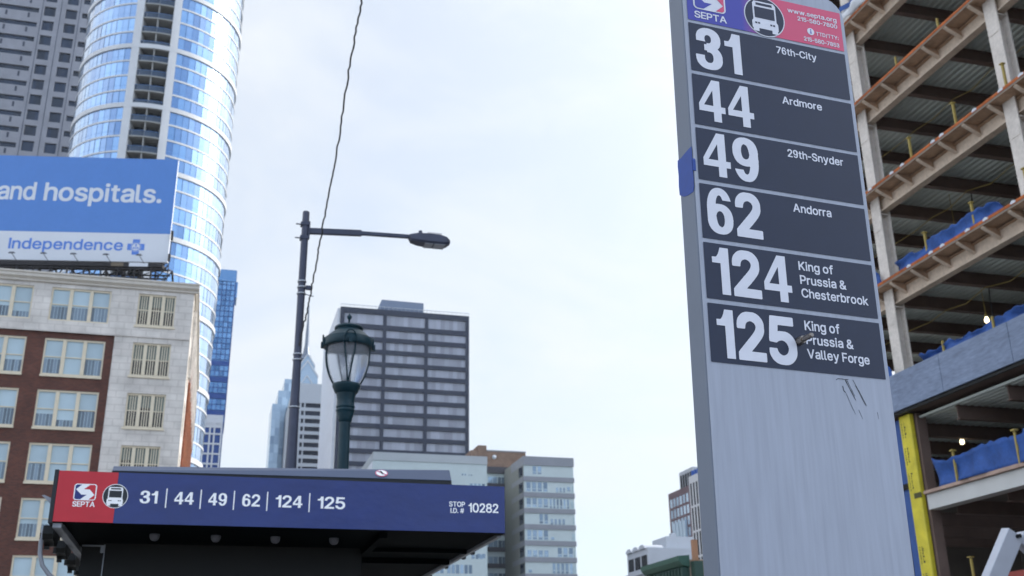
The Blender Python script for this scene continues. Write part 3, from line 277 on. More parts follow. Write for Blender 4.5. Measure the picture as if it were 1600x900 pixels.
def disc(mb, cx, cz, rx, rz, y, mi=0, n=40, r0=0.0):
    if r0:
        vs = [(cx + rx * k * math.cos(2 * math.pi * j / n), y, cz + rz * k * math.sin(2 * math.pi * j / n)) for k in (r0, 1) for j in range(n)]
        mb.add(vs, [(j, (j + 1) % n, n + (j + 1) % n, n + j) for j in range(n)], mi)
    else:
        mb.add([(cx + rx * math.cos(2 * math.pi * j / n), y, cz + rz * math.sin(2 * math.pi * j / n)) for j in range(n)], [tuple(range(n))], mi)
def rrect(x0, x1, z0, z1, r, n=6):
    out = []
    for cx, cz, a in ((x1 - r, z0 + r, -90), (x1 - r, z1 - r, 0), (x0 + r, z1 - r, 90), (x0 + r, z0 + r, 180)):
        out += [(cx + r * math.cos(R_(a + 90 * k / n)), cz + r * math.sin(R_(a + 90 * k / n))) for k in range(n + 1)]
    return out
def flat(mb, poly, y, mi=0): mb.add([(x, y, z) for x, z in poly], [tuple(range(len(poly)))], mi)
def transit_logo(parent, x0, x1, z0, z1, y, red, blue, white):
    """rounded square emblem: white double arrow between a blue and a red field"""
    w, h = x1 - x0, z1 - z0
    mb = MB(); flat(mb, rrect(x0, x1, z0, z1, w * 0.13), y, 0)
    P = lambda q: [(x0 + u * w, z0 + v * h) for u, v in q]
    flat(mb, P([(.05, .12), (.12, .05), (.31, .05), (.575, .335), (.345, .335), (.08, .66), (.325, .95), (.12, .95), (.05, .88)]), y - .0006, 1)
    flat(mb, P([(.685, .05), (.88, .05), (.95, .12), (.95, .88), (.88, .95), (.695, .95), (.43, .67), (.685, .67), (.925, .34)]), y - .0006, 2)
    return mb.build('emblem', [white, blue, red], parent)
def bus_icon(parent, cx, cz, r, y, dark, white):
    mb = MB(); disc(mb, cx, cz, r, r, y, 1); disc(mb, cx, cz, r * .95, r * .95, y - .0005, 0)
    Q = lambda u0, u1, v0, v1: [(cx + u0 * r, cz + v0 * r), (cx + u1 * r, cz + v0 * r), (cx + u1 * r, cz + v1 * r), (cx + u0 * r, cz + v1 * r)]
    flat(mb, [(cx + u * r, cz + v * r) for u, v in [(-.64, -.64), (.64, -.64), (.64, -.3), (.57, -.2), (.57, .62), (.48, .74), (-.48, .74), (-.57, .62), (-.57, -.2), (-.64, -.3)]], y - .001, 1)
    for q in (Q(-.6, -.32, -.80, -.64), Q(.32, .6, -.80, -.64)): flat(mb, q, y - .001, 1)
    flat(mb, Q(-.49, .49, -.12, .44), y - .0015, 0); flat(mb, Q(-.4, .4, .54, .66), y - .0015, 0)
    for u in (-.5, -.36, .24, .38): flat(mb, Q(u, u + .1, -.42, -.34), y - .0015, 0)
    return mb.build('bus_symbol', [dark, white], parent)
# ------------------------------------------------------------------ the materials of the place
M('asphalt', '#6e6e6e', 0.9, var=.2, scale=.5, bump=.3, bscale=60)
M('paving', '#8d8983', 0.85, var=.15, scale=.4, var2=.08)
M('kerb_stone', '#9a958c', 0.8)
M('road_paint', '#d8d6cf', 0.6)
M('silver', '#9aa1b0', 0.42, .0, var=.055, scale=9, stretch=(3.2, 1, .2), var2=.06, scale2=26, spec=.5, bump=.04, bscale=12)
M('sign_edge_shaded', '#616b7b', 0.45, .0, var=.05, scale=3)  # board sides: same silver as the face, shade put into the colour
M('plate', '#111d38', 0.36, var=.06, scale=14, var2=.05, scale2=160, spec=.45)
M('white_vinyl', '#d0d3de', 0.4, var=.03, scale=30)
M('white_print', '#f0f1f3', 0.45, var=.03, scale=30)
M('blue_vinyl', '#3b3fa0', 0.35, var=.05, scale=20)
M('pink_vinyl', '#c9496f', 0.35, var=.05, scale=20)
M('blue_tape', '#0a3b8c', 0.5, var=.12, scale=30)
M('scratch', '#20242c', 0.7)
M('bolt_metal', '#8a837c', 0.35, .8, var=.2, scale=60)
M('shelter_blue', '#14296a', 0.27, var=.12, scale=2.2, stretch=(1, 1, 1.6), var2=.05, scale2=14, bump=.22, bscale=7, spec=.6)
M('shelter_red', '#b81f2d', 0.38, var=.05, scale=8)
M('logo_red', '#c2202f', 0.38); M('logo_blue', '#182a72', 0.38)
M('icon_dark', '#141d24', 0.4)
M('shelter_dark', '#060b0d', 0.8, var=.25, scale=4, spec=.03)
M('shelter_black', '#05090a', 0.45, var=.2, scale=5, spec=.35)
M('shelter_trim', '#83878f', 0.5, .2, var=.2, scale=8)
M('roof_grey', '#47536b', 0.42, var=.06, scale=4, stretch=(.5, 1, 1))
M('gasket', '#171c22', 0.6)
M('dull_lens', '#4d4f57', 0.35)
M('sticker_red', '#c06a80', 0.5); M('sticker_black', '#1a1a1c', 0.5)
M('lamp_green', '#072c36', 0.42, var=.18, scale=7, bump=.05, spec=.28)
M('lamp_iron', '#3b4052', 0.5, .15, var=.15, scale=5)
M('steel_band', '#9aa0a8', 0.35, .7)
M('led_glass', '#8b8f98', 0.25)
M('cable', '#16171b', 0.6)
# buildings
brick('terracotta', '#ccc7c0', '#c8c2bb', '#beb8b1', rowh=.62, bw=1.25)
M('cream_frame', '#d4c8b0', 0.7, var=.05, scale=2)
M('cornice_stone', '#c4bdb2', 0.75, var=.08, scale=1.2, stretch=(1, 1, .3))
brick('red_brick', '#4a2820', '#613629', '#5c483f', rowh=.11, bw=.33)
brick('orange_brick', '#8a4a2e', '#a3603f', '#9b7e68', rowh=.12, bw=.36)
brick('tan_brick', '#6c5243', '#7c6252', '#8d7b6d', rowh=.16, bw=.5)
M('blind', '#a9bcc4', 0.35, var=.05, scale=.8, rnd=.12)
M('blind_dark', '#71808d', 0.25, var=.2, scale=4, stretch=(7, 1, .3), rnd=.4)
M('green_curtain', '#626e68', 0.4, var=.4, scale=3, stretch=(4, 1, .05), rnd=.15)
glass('window_glass', '#46596f', .05, .55, .35)
M('brown_glass', '#34312a', 0.25, var=.2, rnd=.4)
M('concrete_tower', '#8a8b92', 0.85, var=.12, scale=.25, var2=.07, scale2=2.5)
glass('dark_glass', '#1c2a3e', .1, .25, .4)
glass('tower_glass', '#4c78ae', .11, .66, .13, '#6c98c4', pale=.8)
M('mullion', '#4a6f9f', 0.4, .3)
M('tower_white', '#c4c6c8', 0.55, var=.05, scale=.4)
M('balcony_soffit', '#8f8f8c', 0.8, var=.08, scale=.5)
M('balcony_dark', '#20272e', 0.4, var=.2, scale=.6)
glass('balcony_glass', '#39485a', .1, .35, .3)
M('billboard_blue', '#4b7dc2', 0.5, var=.03, scale=.5, var2=.02, scale2=3)
M('billboard_white', '#cfd3d9', 0.5, var=.03, scale=.4)
M('billboard_print', '#4f7ccc', 0.5, var=.02)
M('truss_iron', '#2c2a2c', 0.8, var=.3, scale=1)
M('rust_brown', '#4d3a33', 0.9, var=.3, scale=.8)
M('lamp_hood', '#4a4e55', 0.5); M('plank_tan', '#6c6152', 0.8)
glass('slab_glass', '#5a88b8', .12, .5, .2, '#709ac4')
M('slab_band', '#1f4a93', 0.4)
M('office_dark', '#1a2339', 0.55, var=.06, scale=.1)
M('office_blind', '#989ba6', 0.35, var=.06, scale=.5, rnd=.2)
M('office_side', '#d6d8dc', 0.6, var=.04, scale=.05, stretch=(1, 1, 14), var2=.05, scale2=.35)
M('office_roof', '#6f7c92', 0.5, var=.05, scale=.1, stretch=(4, 4, .2))
M('rail', '#b9bec6', 0.5)
M('panel_pale', '#b4c0c0', 0.5, var=.04, scale=.3, var2=.03, scale2=2)
M('panel_grey', '#82858c', 0.6, var=.05, scale=.4)
M('parapet', '#a3a9ac', 0.6, var=.05, scale=.2)
M('panel_side', '#7b7d78', 0.65, var=.06, scale=.2)
M('frame_dark', '#3d3b42', 0.6)
M('panel_glint', '#a4b7bb', 0.25, rnd=.12)
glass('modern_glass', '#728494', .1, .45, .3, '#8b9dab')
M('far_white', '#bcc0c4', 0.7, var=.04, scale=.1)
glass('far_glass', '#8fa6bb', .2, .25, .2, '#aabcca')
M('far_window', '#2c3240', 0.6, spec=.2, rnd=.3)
M('spire_metal', '#626c7b', 0.4, .4)
M('copper_green', '#2a5345', 0.6, var=.12, scale=2)
M('copper_dark', '#1f3f37', 0.7)
M('beige_wall', '#a08f7e', 0.8, var=.06, scale=.6)
M('white_wall', '#aeb3ba', 0.7, var=.05, scale=.3)
M('orange_wall', '#9a7256', 0.8, var=.08, scale=.6)
M('maroon_panel', '#604a50', 0.6, var=.1, scale=.5)
M('black_window', '#12161d', 0.6, spec=.15, rnd=.4)
# steel frame
M('steel_grey', '#cfc8c0', 0.75, var=.1, scale=1.1, var2=.1, scale2=8, bump=.1)
M('fireproofing', '#cbbaa8', 0.95, var=.12, scale=1.4, var2=.12, scale2=9, bump=.25)
M('steel_web', '#a88c74', 0.9, var=.22, scale=.9, var2=.12, scale2=6, bump=.2)
M('rust', '#a85c2e', 0.85, var=.3, scale=1.2, var2=.2, scale2=8)
M('joist', '#6d5b53', 0.85, var=.2, scale=.8)
M('deck_metal', '#c6cfcb', 0.38, .2, var=.18, scale=.5, stretch=(1, .15, 1))
M('slab', '#8c8881', 0.9, var=.1)
M('core', '#6a625a', 0.9, var=.2, scale=.3)
M('insulation', '#76839a', 0.8, var=.16, scale=1.6, stretch=(1, .5, 2.2), var2=.16, scale2=6, bump=.2)
M('yellow_wrap', '#cbbd34', 0.5, var=.2, scale=1.5, bump=.15, bscale=4)
M('wrap_mark', '#4a4a22', 0.6)
M('blue_wrap', '#2c4f8c', 0.6, var=.12, scale=2)
M('tarp', '#244d90', 0.7, var=.2, scale=1.6, var2=.16, scale2=9, bump=.35, bscale=2.5)
M('post_yellow', '#a08d4c', 0.7, var=.15, scale=4)
M('white_steel', '#bfc0be', 0.6, var=.06, scale=1)
M('plank', '#a58d80', 0.85, var=.35, scale=2, stretch=(1, .4, 1))
M('lift_grey', '#b4b8c2', 0.4, var=.05, scale=3)
M('lift_red', '#8c3b34', 0.45, var=.1, scale=3)
M('rubber', '#141414', 0.9)
emit('bulb', '#ffe9b8', 4.5)
M('flange_paint', '#8e8a84', .8)

# printed gradient of the sign's heading: blue on the left turning pink on the right
m, n, l, b = new_mat('heading_print')
t_ = n.new('ShaderNodeTexCoord'); s_ = n.new('ShaderNodeSeparateXYZ'); l.new(t_.outputs['Object'], s_.inputs[0])
r_ = n.new('ShaderNodeMapRange'); r_.inputs['From Min'].default_value = -.075; r_.inputs['From Max'].default_value = .03; l.new(s_.outputs['X'], r_.inputs['Value'])
c_ = n.new('ShaderNodeMixRGB'); c_.inputs['Color1'].default_value = (*lin('#3a3d9e'), 1); c_.inputs['Color2'].default_value = (*lin('#c8486c'), 1)
l.new(r_.outputs[0], c_.inputs['Fac']); l.new(c_.outputs[0], b.inputs['Base Color']); b.inputs['Roughness'].default_value = .35

# ------------------------------------------------------------------ ground
g = MB(); g.quad((-2500, -600, 0), (2500, -600, 0), (2500, 3500, 0), (-2500, 3500, 0)); g.build('ground', 'asphalt', kind='structure')
T = Matrix.Rotation(GRID, 4, 'Z')
g = MB(T); g.box(-30, 7.5, -30, 30, .004, .12); g.build('pavement', 'paving', kind='structure')
g = MB(T); g.box(7.5, 7.7, -30, 30, .004, .135); g.build('kerb', 'kerb_stone', kind='structure')
g = MB(T)
for k in range(14): g.quad((15.4, -28 + 4.2 * k, .006), (15.55, -28 + 4.2 * k, .006), (15.55, -26 + 4.2 * k, .006), (15.4, -26 + 4.2 * k, .006))
g.build('road_markings', 'road_paint', kind='structure')
g = MB(T); g.box(23.4, 26.0, -30, 75, .004, .12); g.build('far_pavement', 'paving', kind='structure')
m, n, l, b = new_mat('globe_glass')
b.inputs['Base Color'].default_value = (.62, .66, .72, 1); b.inputs['Roughness'].default_value = .22; b.inputs['Transmission Weight'].default_value = .78; b.inputs['IOR'].default_value = 1.12
w_ = n.new('ShaderNodeTexNoise'); w_.inputs['Scale'].default_value = 60; bp_ = n.new('ShaderNodeBump'); bp_.inputs['Strength'].default_value = .35; bp_.inputs['Distance'].default_value = .004
l.new(w_.outputs['Fac'], bp_.inputs['Height']); l.new(bp_.outputs[0], b.inputs['Normal'])
# ------------------------------------------------------------------ bus stop sign (nearest thing, right of centre)
SU = Vector((.94551747, .32538692, -.01095702)); SV = Vector((.01414659, -.00743799, .99987227)); SO = Vector((.67049442, 2.39608376, 2.42819396))
HS = (SO.z - .12) / SV.z
sign = thing('bus_stop_sign', 'tall silver bus stop sign board with dark route plates numbered 31 to 125', 'bus stop sign')
sm = Matrix((SU, SV.cross(SU), SV)).transposed().to_4x4(); sm.translation = SO - SV * HS
sign.matrix_world = sm
V_ = lambda v: v + HS
def board_outline(x0, x1, top, r, z0=0.0):
    return [(x0, z0), (x1, z0)] + [(x1 - r + r * math.cos(R_(a)), top - r + r * math.sin(R_(a))) for a in range(0, 91, 15)] + [(x0 + r + r * math.cos(R_(a)), top - r + r * math.sin(R_(a))) for a in range(90, 181, 15)]
mb = MB(); mb.prism(board_outline(-.2475, .2485, V_(.953), .066), .0, .070); mb.build('board', 'sign_edge_shaded', sign, bevel=.004)
mb = MB(); mb.prism(board_outline(-.2445, .2455, V_(.950), .063, .02), -.003, .004); face = mb.build('face_plate', 'silver', sign)
hp = MB(); flat(hp, [(-.2345, V_(.7865)), (.2345, V_(.7865)), (.2345, V_(.908)), (-.2345, V_(.908))], -.0042)
head = hp.build('heading_panel', 'heading_print', sign)
transit_logo(head, -.2168, -.1222, V_(.8238), V_(.893), -.005, MATS['pink_vinyl'], MATS['blue_vinyl'], MATS['white_vinyl'])
lettering('SEPTA', 'agency_name', 'white_vinyl', head, -.2154, -.1215, V_(.796), .0205, -.005, gap=60)
bus_icon(head, -.006, V_(.8425), .0612, -.0048, MATS['plate'], MATS['white_vinyl'])
lettering('www.septa.org', 'web_address', 'white_vinyl', head, .0676, .2211, V_(.8748), .0140, -.005)
lettering('215-580-7800', 'phone_number', 'white_vinyl', head, .0965, .2208, V_(.8548), .0132, -.005)
lettering('TTD/TTY:', 'text_line_name', 'white_vinyl', head, .1500, .2208, V_(.8190), .0118, -.005)
lettering('215-580-7853', 'text_line_number', 'white_vinyl', head, .1099, .2202, V_(.7950), .0128, -.005)
mb = MB(); disc(mb, .1340, V_(.8275), .0108, .0108, -.005); ic = mb.build('information_symbol', 'white_vinyl', head)
mb = MB(); flat(mb, [(.1322, V_(.8205)), (.1358, V_(.8205)), (.1358, V_(.8285)), (.1322, V_(.8285))], -.0054); disc(mb, .134, V_(.8325), .0022, .0022, -.0054)
o = mb.build('letter_i', 'blue_vinyl', head)
rows = [('31', .6362, .7772, -.2190, -.0875, .6475, .1200, [('76th-City', .0205, .1424, .7370, .0215)]),
        ('44', .4823, .6258, -.2201, -.0651, .4975, .1178, [('Ardmore', .0229, .1414, .5870, .0217)]),
        ('49', .3313, .4728, -.2185, -.0641, .3455, .1190, [('29th-Snyder', .0226, .1868, .4338, .0222)]),
        ('62', .1775, .3206, -.2180, -.0695, .1935, .1190, [('Andorra', .0226, .1329, .2820, .0230)]),
        ('124', .0255, .1666, -.2148, -.0032, .0385, .1185, [('King of', .0212, .1189, .1270, .0232), ('Prussia &', .0217, .1519, .0912, .0232), ('Chesterbrook', .0219, .2104, .0570, .0232)]),
        ('125', -.1278, .0144, -.2142, -.0056, -.1165, .1182, [('King of', .0210, .1185, -.0260, .0242), ('Prussia &', .0215, .1527, -.0605, .0232), ('Valley Forge', .0212, .1935, -.0952, .0232)])]
for num, v0, v1, a, b_, base, cap, names in rows:
    mb = MB(); flat(mb, rrect(-.2345, .2345, V_(v0), V_(v1), .0015, 2), -.0042)
    pl = mb.build('route_panel', 'plate', sign); pl['label'] = 'dark plate of route ' + num
    lettering(num, 'route_number', 'white_vinyl', pl, a, b_, V_(base), cap, -.005, big=True, gap=75)
    for s, a2, b2, bz, cp in names: lettering(s, 'destination', 'white_vinyl', pl, a2, b2, V_(bz), cp, -.005)
mb = MB(); bz = V_(-.0555)
mb.tube([(.003, -.004, bz), (.003, -.022, bz)], [.0105, .009], 10); mb.tube([(.003, -.022, bz), (.003, -.054, bz)], .0062, 10); mb.tube([(.003, -.054, bz), (.003, -.058, bz)], [.0062, .0045], 10)
mb.build('bolt', 'bolt_metal', sign)
mb = MB(); tp = [(-.001, .418), (.018, .417), (.034, .4155), (.052, .413), (.0705, .4145), (.0722, .398), (.0702, .372), (.0725, .345), (.0708, .319), (.05, .306), (.028, .300), (.004, .2978), (-.001, .31)]
mb.prism_x([(y, V_(z)) for y, z in tp], -.2484, -.2470)
mb.prism_x([(y, V_(z)) for y, z in [(-.0055, .352), (-.0035, .352), (-.0035, .385), (-.0055, .38)]], -.2485, -.241)
mb.build('tape_wrap', 'blue_tape', sign)
mb = MB()
for pts, w in (([(.094, -.1415), (.0985, -.1378), (.110, -.1372), (.120, -.1380), (.1285, -.1365)], .0013), ([(.1195, -.139), (.131, -.163), (.1425, -.1865)], .0016), ([(.1235, -.139), (.134, -.161), (.141, -.177)], .0012),
               ([(.1105, -.1545), (.1122, -.1660), (.1175, -.1700)], .0018), ([(.118, -.172), (.128, -.199), (.1375, -.2205)], .0009), ([(.1405, -.137), (.153, -.160), (.1715, -.198)], .0011), ([(.146, -.150), (.1585, -.176), (.1685, -.197)], .0011),
               ([(.1475, -.209), (.156, -.2305)], .0009), ([(.1990, -.2105), (.2005, -.2270)], .0009)):
    w *= 1.35
    for p, q in zip(pts, pts[1:]):
        d = Vector((q[0] - p[0], 0, q[1] - p[1])).normalized(); nrm = Vector((-d.z, 0, d.x)) * w / 2
        P_, Q_ = Vector((p[0], -.0036, V_(p[1]))), Vector((q[0], -.0036, V_(q[1])))
        mb.quad(P_ - nrm, Q_ - nrm * .6, Q_ + nrm * .6, P_ + nrm)
mb.build('scratch_marks', 'scratch', sign)

# ------------------------------------------------------------------ bus shelter
sh = thing('bus_shelter', 'bus shelter with blue and red lettered fascia and dark underside', 'bus shelter', (-2.8343934, 6.6, .12), GRID)
zb, zt = 2.64 - .12, 2.96 - .12
W_ = 2.868
mb = MB(); mb.box(0, W_, 0, .10, zb, zt); fas = mb.build('fascia', 'shelter_dark', sh, bevel=.004)
mb = MB(); mb.box(-.026, -.002, -.004, .14, zb - .004, zt + .004); mb.build('fascia_end_trim', 'gasket', sh)
mb = MB(); mb.box(0, .349, -.005, -.001, zb + .005, zt - .002); redp = mb.build('red_panel', 'shelter_red', sh)
mb = MB(); mb.box(.350, W_, -.005, -.001, zb + .003, zt - .001); blup = mb.build('blue_panel', 'shelter_blue', sh)
transit_logo(redp, .100, .232, zb + .138, zb + .240, -.0062, MATS['logo_red'], MATS['logo_blue'], MATS['white_print'])
lettering('SEPTA', 'agency_name', 'white_print', redp, .100, .231, zb + .0985, .0325, -.0062, gap=60)
bus_icon(redp, .345, zb + .170, .0755, -.0056, MATS['icon_dark'], MATS['white_print'])
for s, a, b_ in (('31', .492, .598), ('44', .700, .818), ('49', .908, 1.022), ('62', 1.118, 1.230), ('124', 1.328, 1.500), ('125', 1.598, 1.778)):
    lettering(s, 'route_number', 'white_print', blup, a, b_, zb + .131, .078, -.0062)
mb = MB()
for x in (.650, .860, 1.066, 1.275, 1.545): mb.box(x - .0035, x + .0035, -.0066, -.0052, zb + .106, zb + .228)
mb.build('divider_bars', 'white_print', blup)
lettering('STOP', 'stop_word', 'white_print', blup, 2.478, 2.588, zb + .171, .034, -.0062)
lettering('I.D. #', 'stop_word', 'white_print', blup, 2.488, 2.582, zb + .128, .034, -.0062)
lettering('10282', 'stop_number', 'white_print', blup, 2.612, 2.822, zb + .136, .0625, -.0062)
mb = MB(); mb.box(0, W_, .10, 3.0, zb + .012, zb + .10); mb.build('soffit', 'shelter_dark', sh)
lights = [(.58, .5), (.975, .5), (1.37, .5), (1.77, .5)]
l0 = MB(); l0.lathe([(.0005, -.046), (.014, -.044), (.024, -.037), (.031, -.025), (.033, -.012), (.033, 0)], 24); lm = l0.mesh('downlight', 'dull_lens')
for x, y in lights: link('downlight', lm, sh, (x, y, zb + .012))
mb = MB(); mb.box(.0, .052, .02, 3.0, zb - .030, zb + .010); mb.build('edge_rail', 'shelter_trim', sh, bevel=.003)
mb = MB(); mb.box(W_ - .03, W_, .10, 3.0, zb - .012, zb + .011); mb.build('edge_trim', 'shelter_trim', sh)
br = MB(); br.prism_x([(0, .06), (.03, .03), (.10, .02), (.13, .0), (.24, .01), (.27, .05), (.36, .06), (.36, .11), (0, .11)], -.062, 0); br.box(-.082, -.062, .05, .10, .03, .07); br.box(-.074, -.062, .20, .27, .04, .09); br.box(-.06, -.03, .12, .15, -.02, 0)
bm_ = br.mesh('roof_bracket', 'shelter_black')
for y in (.10, .78, 1.46, 2.14): link('roof_bracket', bm_, sh, (0, y, zb - .115))
mb = MB(); mb.box(.235, 2.02, 1.0, 1.07, 0, zb + .011); mb.build('back_wall', 'shelter_black', sh)
mb = MB(); mb.box(.085, .228, 1.02, 1.035, .3, zb - .012); sg = mb.build('side_glass', 'shelter_black', sh)
mb = MB(); mb.box(.228, .234, .995, 1.03, .2, zb - .0); mb.box(.08, .228, 1.0, 1.016, zb - .012, zb - .004); mb.box(.205, .228, .998, 1.016, zb - .055, zb - .013); mb.build('glass_trim', 'steel_band', sh)
mb = MB(); mb.box(2.03, 2.08, .10, .99, zb - .035, zb + .011); mb.box(2.03, 2.82, .93, .98, zb - .02, zb + .011); mb.box(2.08, 2.82, 1.55, 1.60, zb - .03, zb + .011); mb.build('soffit_beam', 'shelter_dark', sh)
for x in (.12, 2.0):
    mb = MB(); mb.box(x - .045, x + .045, 1.075, 1.165, 0, zb + .011); mb.build('post', 'shelter_black', sh)
mb = MB()
for y in (.95, 1.25, 1.9, 2.6): mb.box(W_, W_ + .02, y, y + .06, zb - .02, zb + .03)
mb.build('edge_clip', 'shelter_black', sh)
mb = MB()
x0, x1 = .305, 2.50
mb.add([(x0, .012, zt + .012), (x1, .012, zt + .030), (x1, .085, zt + .118), (x0, .085, zt + .056), (x0, 2.6, zt + .012), (x1, 2.6, zt + .03), (x1, 2.5, zt + .118), (x0, 2.5, zt + .056)],
       [(0, 1, 2, 3), (3, 2, 6, 7), (1, 5, 6, 2), (0, 3, 7, 4), (4, 7, 6, 5), (0, 4, 5, 1)])
roof = mb.build('roof_panel', 'roof_grey', sh, bevel=.006)
mb = MB(); mb.add([(x0, .02, zt - .002), (x1, .02, zt - .002), (x1, .02, zt + .029), (x0, .02, zt + .011), (x0, 2.58, zt - .002), (x1, 2.58, zt - .002), (x1, 2.58, zt + .029), (x0, 2.58, zt + .011)],
       [(0, 1, 2, 3), (1, 5, 6, 2), (5, 4, 7, 6), (4, 0, 3, 7)]); mb.build('roof_gasket', 'gasket', sh)
# round sticker on the sloping roof edge
fr = lambda x, t: Vector((x, .012 + .073 * t, zt + .012 + .018 * (x - x0) / (x1 - x0) + t * (.044 + .044 * (x - x0) / (x1 - x0))))
mb = MB(); n_ = 28; xc = 2.02
eps = Vector((0, -.0035, .003))
for r, mi, k in ((1, 1, 1.0), (.82, 0, 1.5)):
    mb.add([fr(xc + .044 * r * math.cos(2 * math.pi * j / n_), .5 + .36 * r * math.sin(2 * math.pi * j / n_)) + eps * k for j in range(n_)], [tuple(range(n_))], mi)
mb.add([fr(xc + u, .5 + v) + eps * 2 for u, v in [(-.016, .12), (-.002, .2), (.008, .05), (.012, -.15), (.002, -.15), (-.006, .03)]], [(5, 4, 3, 2, 1, 0)], 2)
mb.add([fr(xc + u, .5 + v) + eps * 2 for u, v in [(-.033, .17), (-.027, .25), (.033, -.17), (.027, -.25)]], [(0, 3, 2, 1)], 1)
mb.build('warning_sticker', ['white_print', 'sticker_red', 'sticker_black'], roof)
mb = MB()
pp = [(-.065, .16, zb - .02), (-.072, .16, zb - .10), (-.068, .16, zb - .17), (-.045, .16, zb - .24), (0, .16, zb - .295), (.07, .17, zb - .34), (.17, .2, zb - .38), (.30, .35, zb - .41), (.33, .7, zb - .42), (.33, 1.0, zb - .42)]
mb.tube(pp, .0135, 10); mb.build('conduit', 'shelter_trim', sh)
mb = MB(); mb.prism([(-.085, zb + .165), (-.07, zb + .168), (-.028, zb + .150), (-.028, zb + .112), (-.045, zb + .130)], .02, .03); mb.build('mirror_bracket', 'shelter_trim', sh)

# ------------------------------------------------------------------ green lantern on its post
lp = polar(-9.20, 0, 10.5)
lan = thing('lantern_post', 'dark green lantern post with ribbed glass globe, behind the bus shelter', 'street lamp', (lp.x, lp.y, .12))
zl = lambda z: z - .12
mb = MB(); mb.lathe([(.20, 0), (.20, .12), (.15, .16), (.14, .62), (.09, .70), (.068, .80), (.058, 1.2), (.056, zl(4.16)), (.056, zl(4.18))], 24); mb.build('post', 'lamp_green', lan)
mb = MB(); mb.lathe([(.056, zl(4.17)), (.068, zl(4.185)), (.070, zl(4.21)), (.086, zl(4.255)), (.086, zl(4.275)), (.094, zl(4.283)), (.094, zl(4.298)), (.086, zl(4.306)), (.086, zl(4.312)), (.094, zl(4.32)), (.094, zl(4.333)), (.086, zl(4.345)), (.088, zl(4.40)), (.10, zl(4.465))], 28); mb.build('collar', 'lamp_green', lan)
mb = MB(); mb.lathe([(.10, zl(4.463)), (.115, zl(4.475)), (.125, zl(4.50)), (.142, zl(4.535)), (.142, zl(4.558)), (.128, zl(4.562)), (.02, zl(4.56))], 28); mb.build('cup', 'lamp_green', lan)
mb = MB(); mb.lathe([(.124, zl(4.56)), (.148, zl(4.60)), (.166, zl(4.64)), (.184, zl(4.69)), (.198, zl(4.74)), (.208, zl(4.79)), (.214, zl(4.84)), (.217, zl(4.89)), (.217, zl(4.945))], 36); glo = mb.build('globe', 'globe_glass', lan)
mb = MB(); mb.lathe([(.217, zl(4.94)), (.247, zl(4.942)), (.253, zl(4.95)), (.250, zl(5.03)), (.236, zl(5.04)), (.222, zl(5.048)), (.212, zl(5.060)), (.182, zl(5.090)), (.150, zl(5.116)), (.132, zl(5.127)), (.132, zl(5.138)), (.146, zl(5.142)), (.146, zl(5.160)), (.136, zl(5.170)), (.06, zl(5.178)), (.018, zl(5.180))], 36); cap_ = mb.build('cap', 'lamp_green', lan)
mb = MB(); mb.lathe([(.03, zl(5.176)), (.016, zl(5.195)), (.011, zl(5.215)), (.011, zl(5.250)), (.021, zl(5.264)), (.026, zl(5.280)), (.021, zl(5.296)), (.009, zl(5.303)), (.006, zl(5.318)), (.0005, zl(5.319))], 14); mb.build('finial', 'lamp_green', cap_)
prof = [(.217, 4.95), (.2185, 4.89), (.2155, 4.84), (.2095, 4.79), (.1995, 4.74), (.1855, 4.69), (.1675, 4.64), (.1495, 4.60), (.130, 4.565)]
rb = MB()
for s in (-1, 1):
    pts = []
    for i, (r, z) in enumerate(prof):
        a = s * R_(15.0) * max(0.05, (1 - i / 9.0)); pts.append(((r + .006) * math.cos(a), (r + .006) * math.sin(a), zl(z)))
    rb.tube(pts, .0075, 6)
pts = [((.257 - .06 * abs(math.cos(t)) * 0) * math.cos(R_(15) * math.cos(t)), .257 * math.sin(R_(15) * math.cos(t)), zl(4.945 + .12 * math.sin(t))) for t in [math.pi * k / 10 for k in range(11)]]
rb.tube(pts, .008, 6)
rb.box(.25, .275, -.018, .018, zl(4.93), zl(4.99))
rm = rb.mesh('rib', 'lamp_green')
for k in range(4):
    o = link('rib', rm, lan); o.rotation_euler = (0, 0, R_(-76 + 90 * k))
mb = MB(); mb.lathe([(.002, zl(4.60)), (.04, zl(4.60)), (.04, zl(4.70)), (.03, zl(4.74)), (.002, zl(4.75))], 16); mb.build('lamp_bulb', 'white_print', lan)

# ------------------------------------------------------------------ cobra-head street light and its hanging wire
pb = polar(-11.93, 0, 18.0)
st = thing('street_light', 'tall dark street light pole with one arm and a flat lamp head', 'street light', (pb.x, pb.y, .12), GRID)
zl = lambda z: z - .12
mb = MB(); mb.lathe([(.17, 0), (.17, .25), (.125, .32), (.115, 1.0), (.095, zl(5.2)), (.066, zl(7.2)), (.064, zl(9.3)), (.062, zl(9.88)), (.055, zl(9.895)), (.001, zl(9.895))], 20); mb.build('pole', 'lamp_iron', st)
mb = MB(); mb.box(.055, .085, -.05, .05, zl(9.36), zl(9.70)); mb.bar((.08, 0, zl(9.52)), (1.02, 0, zl(9.575)), .07, .115); mb.bar((1.0, 0, zl(9.574)), (1.98, 0, zl(9.600)), .06, .075)
mb.build('arm', 'lamp_iron', st, bevel=.012)
mb = MB()
sec = [(1.88, .05, 9.585, 9.625), (1.93, .09, 9.50, 9.645), (2.06, .13, 9.475, 9.67), (2.28, .15, 9.455, 9.675), (2.50, .145, 9.46, 9.665), (2.60, .115, 9.475, 9.645), (2.665, .055, 9.515, 9.60)]
vs = []
for x, w, z0, z1 in sec:
    for y, z in ((-w, z0 + .035), (-w * .8, z0), (w * .8, z0), (w, z0 + .035), (w * .9, z1 - .03), (w * .5, z1), (-w * .5, z1), (-w * .9, z1 - .03)): vs.append((x, y, zl(z)))
